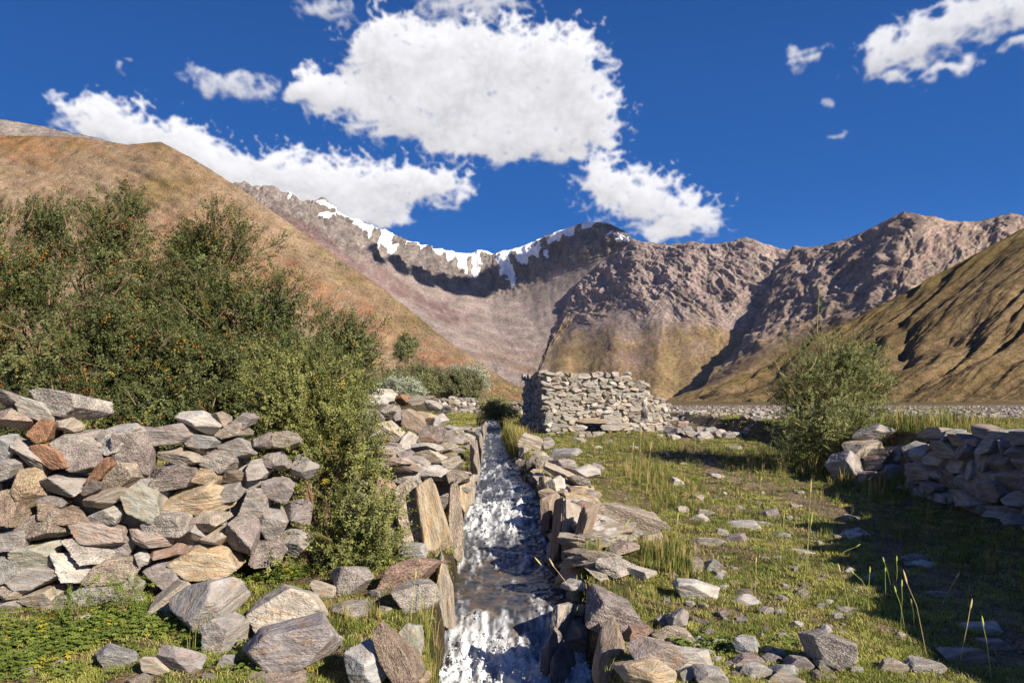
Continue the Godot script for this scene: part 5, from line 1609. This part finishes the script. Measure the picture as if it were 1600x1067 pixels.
	var stalks := [[1255, 930, 1270, 800, 0], [1262, 900, 1268, 748, 1], [1385, 935, 1384, 886, 0], [1400, 930, 1402, 868, 0], [1395, 925, 1380, 870, 0], [1415, 985, 1398, 915, 0], [1408, 980, 1410, 905, 0], [1430, 985, 1424, 935, 0], [1360, 930, 1330, 890, 0], [1358, 950, 1360, 885, 0], [1550, 1064, 1535, 962, 0], [1500, 1040, 1520, 935, 1], [1450, 1030, 1412, 890, 1], [1300, 880, 1345, 850, 0], [1470, 950, 1500, 895, 1], [1330, 960, 1310, 880, 1], [1220, 880, 1226, 800, 0], [1180, 930, 1182, 870, 1], [640, 985, 650, 890, 0], [672, 980, 690, 880, 1], [905, 960, 858, 872, 1], [925, 900, 985, 810, 0], [900, 950, 835, 870, 1], [870, 1010, 840, 985, 1], [1052, 900, 1060, 800, 0], [1000, 770, 1002, 665, 1], [985, 770, 990, 690, 1], [1010, 775, 1018, 690, 1], [1120, 800, 1106, 768, 1], [1150, 805, 1160, 770, 1], [1185, 790, 1190, 745, 1]]
	for s in stalks:
		var g := G(s[0], s[1])
		var tip := P(s[2], s[3], -g.z) - g
		var v := PackedVector3Array()
		var idx := PackedInt32Array()
		var side := Vector3(tip.x * 0.42, tip.y * 0.52, rng.randf_range(-0.02, 0.02))
		tube(v, idx, [Vector3(0, -0.01, 0), side * 0.5, side * 1.15, tip * 0.86], [0.0032, 0.003, 0.0027, 0.0022], 4)
		var o := thing("grass_stalk", g, "thin green grass stalk with a narrow spike, standing above the turf" if s[4] == 0 else "thin dry straw stalk with a feathery head, standing above the turf", "grass stalk", "green grass stalks" if s[4] == 0 else "dry straw stalks")
		mi("stem", arr_mesh(v, idx), mats.stalk if s[4] == 0 else mats.straw, o)
		v = PackedVector3Array()
		idx = PackedInt32Array()
		tube(v, idx, [tip * 0.84, tip * 0.88, tip * 0.95, tip], [0.003, 0.0075, 0.0065, 0.0015], 5)
		mi("seed_head", arr_mesh(v, idx), mats.stalk if s[4] == 0 else mats.straw, o)
	# a young plant before the wall
	for p in [[197, 962, 195, 915], [115, 975, 118, 945]]:
		var foot := G(p[0], p[1])
		bush("young_plant", "young feathery plant growing at the foot of the long wall", foot, [[p[2], p[3] + 12, -foot.z, 16, 12]], [[p[2], p[1] - 5, p[2] + 20, p[3] - 6, -foot.z], [p[2], p[1] - 8, p[2] - 22, p[3] - 2, -foot.z], [p[2], p[1] - 8, p[2] + 2, p[3] - 14, -foot.z]], 90, Color(0.08, 0.13, 0.02), Color(0.2, 0.24, 0.05), 0, {"category": "plant", "scale": 0.6, "limb": 0.004, "leaf": ["fine"], "group": "young plants at the wall foot"})


func build_gravel() -> void:
	rng.seed = 2001
	var meshes := [stones_small[0], stones_small[3], stones_small[6]]
	for m in 3:
		var xf := []
		var cols := []
		for k in 3600:
			var x: float
			var d: float
			if k % 3 == 0:
				d = rng.randf_range(4.5, 20.0)
				x = rng.randf_range(0.7, 6.0) if rng.randf() < 0.75 else rng.randf_range(-3.2, -0.7)
				if nz.get_noise_2d(x * 0.9 + 3.0, d * 0.9) < 0.02:
					continue
			else:
				d = 21.0 + 60.0 * pow(rng.randf(), 1.6)
				x = rng.randf_range(0.08, 0.75) * d
				if nz.get_noise_2d(x * 0.25, d * 0.25) < -0.15:
					continue
			if absf(x - stream_x(d)) < 0.7 or (x > 5.8 and x < 6.8 and d < 14.0):
				continue
			var s := rng.randf_range(0.012, 0.05) * (1.0 if d < 20.0 else rng.randf_range(2.0, 7.0))
			xf.append(Transform3D(Basis(Vector3.UP, rng.randf() * TAU) * Basis.from_scale(Vector3(s, s * 0.55, s * 0.8)), Vector3(x, gh(x, d) + s * 0.1, -d)))
			cols.append(Color(1, 1, 1))
		tag(multi("gravel", meshes[m], xf, [], mats[["pale0", "tan1", "purple2"][m]], self), ["loose pale pebbles scattered over turf and valley floor", "loose tan pebbles scattered over turf and valley floor", "loose purple grey pebbles scattered over turf and valley floor"][m], "gravel", "", "stuff")


# ------------------------------------------------------------------ all

func _ready() -> void:
	nz.seed = 5
	nz.noise_type = FastNoiseLite.TYPE_SIMPLEX_SMOOTH
	nz.frequency = 1.0
	nz.fractal_octaves = 4
	nr.seed = 9
	nr.noise_type = FastNoiseLite.TYPE_SIMPLEX_SMOOTH
	nr.frequency = 1.0
	nr.fractal_type = FastNoiseLite.FRACTAL_RIDGED
	nr.fractal_octaves = 4
	n1.seed = 3
	n1.noise_type = FastNoiseLite.TYPE_SIMPLEX_SMOOTH
	n1.frequency = 1.0
	n1.fractal_type = FastNoiseLite.FRACTAL_NONE

	n6.seed = 21
	n6.noise_type = FastNoiseLite.TYPE_SIMPLEX_SMOOTH
	n6.frequency = 1.0
	n6.fractal_type = FastNoiseLite.FRACTAL_RIDGED
	n6.fractal_octaves = 6
	n6.fractal_gain = 0.6

	var cam := Camera3D.new()
	cam.name = "camera"
	cam.projection = Camera3D.PROJECTION_FRUSTUM
	cam.near = 0.1
	cam.far = 20000.0
	cam.size = 0.1 * 1067.0 / F
	cam.frustum_offset = Vector2(0, 0.1 * (HZ - 533.5) / F)
	cam.position = Vector3(0, EYE, 0)
	add_child(cam)
	cam.current = true
	var t0 := Time.get_ticks_msec()
	build_sky()
	print("sky ", Time.get_ticks_msec() - t0)
	var sun := DirectionalLight3D.new()
	sun.name = "sun"
	sun.light_color = Color(1.0, 0.95, 0.87)
	sun.light_energy = 1.6
	sun.light_angular_distance = 0.5
	sun.shadow_enabled = true
	add_child(sun)
	sun.look_at_from_position(Vector3(0.63, 0.49, 0.60) * 100.0, Vector3.ZERO)

	make_textures()
	make_materials()
	for k in 18:
		stones_fine.append(make_stone(100 + k, [0, 0, 3, 1, 0, 1][k % 6], 4))
	for k in 10:
		stones_mid.append(make_stone(300 + k, [0, 1, 0, 0, 1][k % 5], 4))
	for k in 7:
		stones_slab.append(make_stone(500 + k, 4, 4))
	for k in 9:
		stones_small.append(make_stone(400 + k, [0, 1, 0][k % 3], 3))
	print("stones ", Time.get_ticks_msec() - t0)
	build_ground()
	print("ground ", Time.get_ticks_msec() - t0)
	build_hills()
	build_cloud()
	print("hills ", Time.get_ticks_msec() - t0)
	build_stream()
	print("stream ", Time.get_ticks_msec() - t0)
	build_left_wall()
	build_banks()
	build_right_wall()
	build_hut()
	build_rocks()
	print("rocks ", Time.get_ticks_msec() - t0)
	build_bushes()
	print("bushes ", Time.get_ticks_msec() - t0)
	build_grass()
	build_gravel()
	print("done ", Time.get_ticks_msec() - t0)
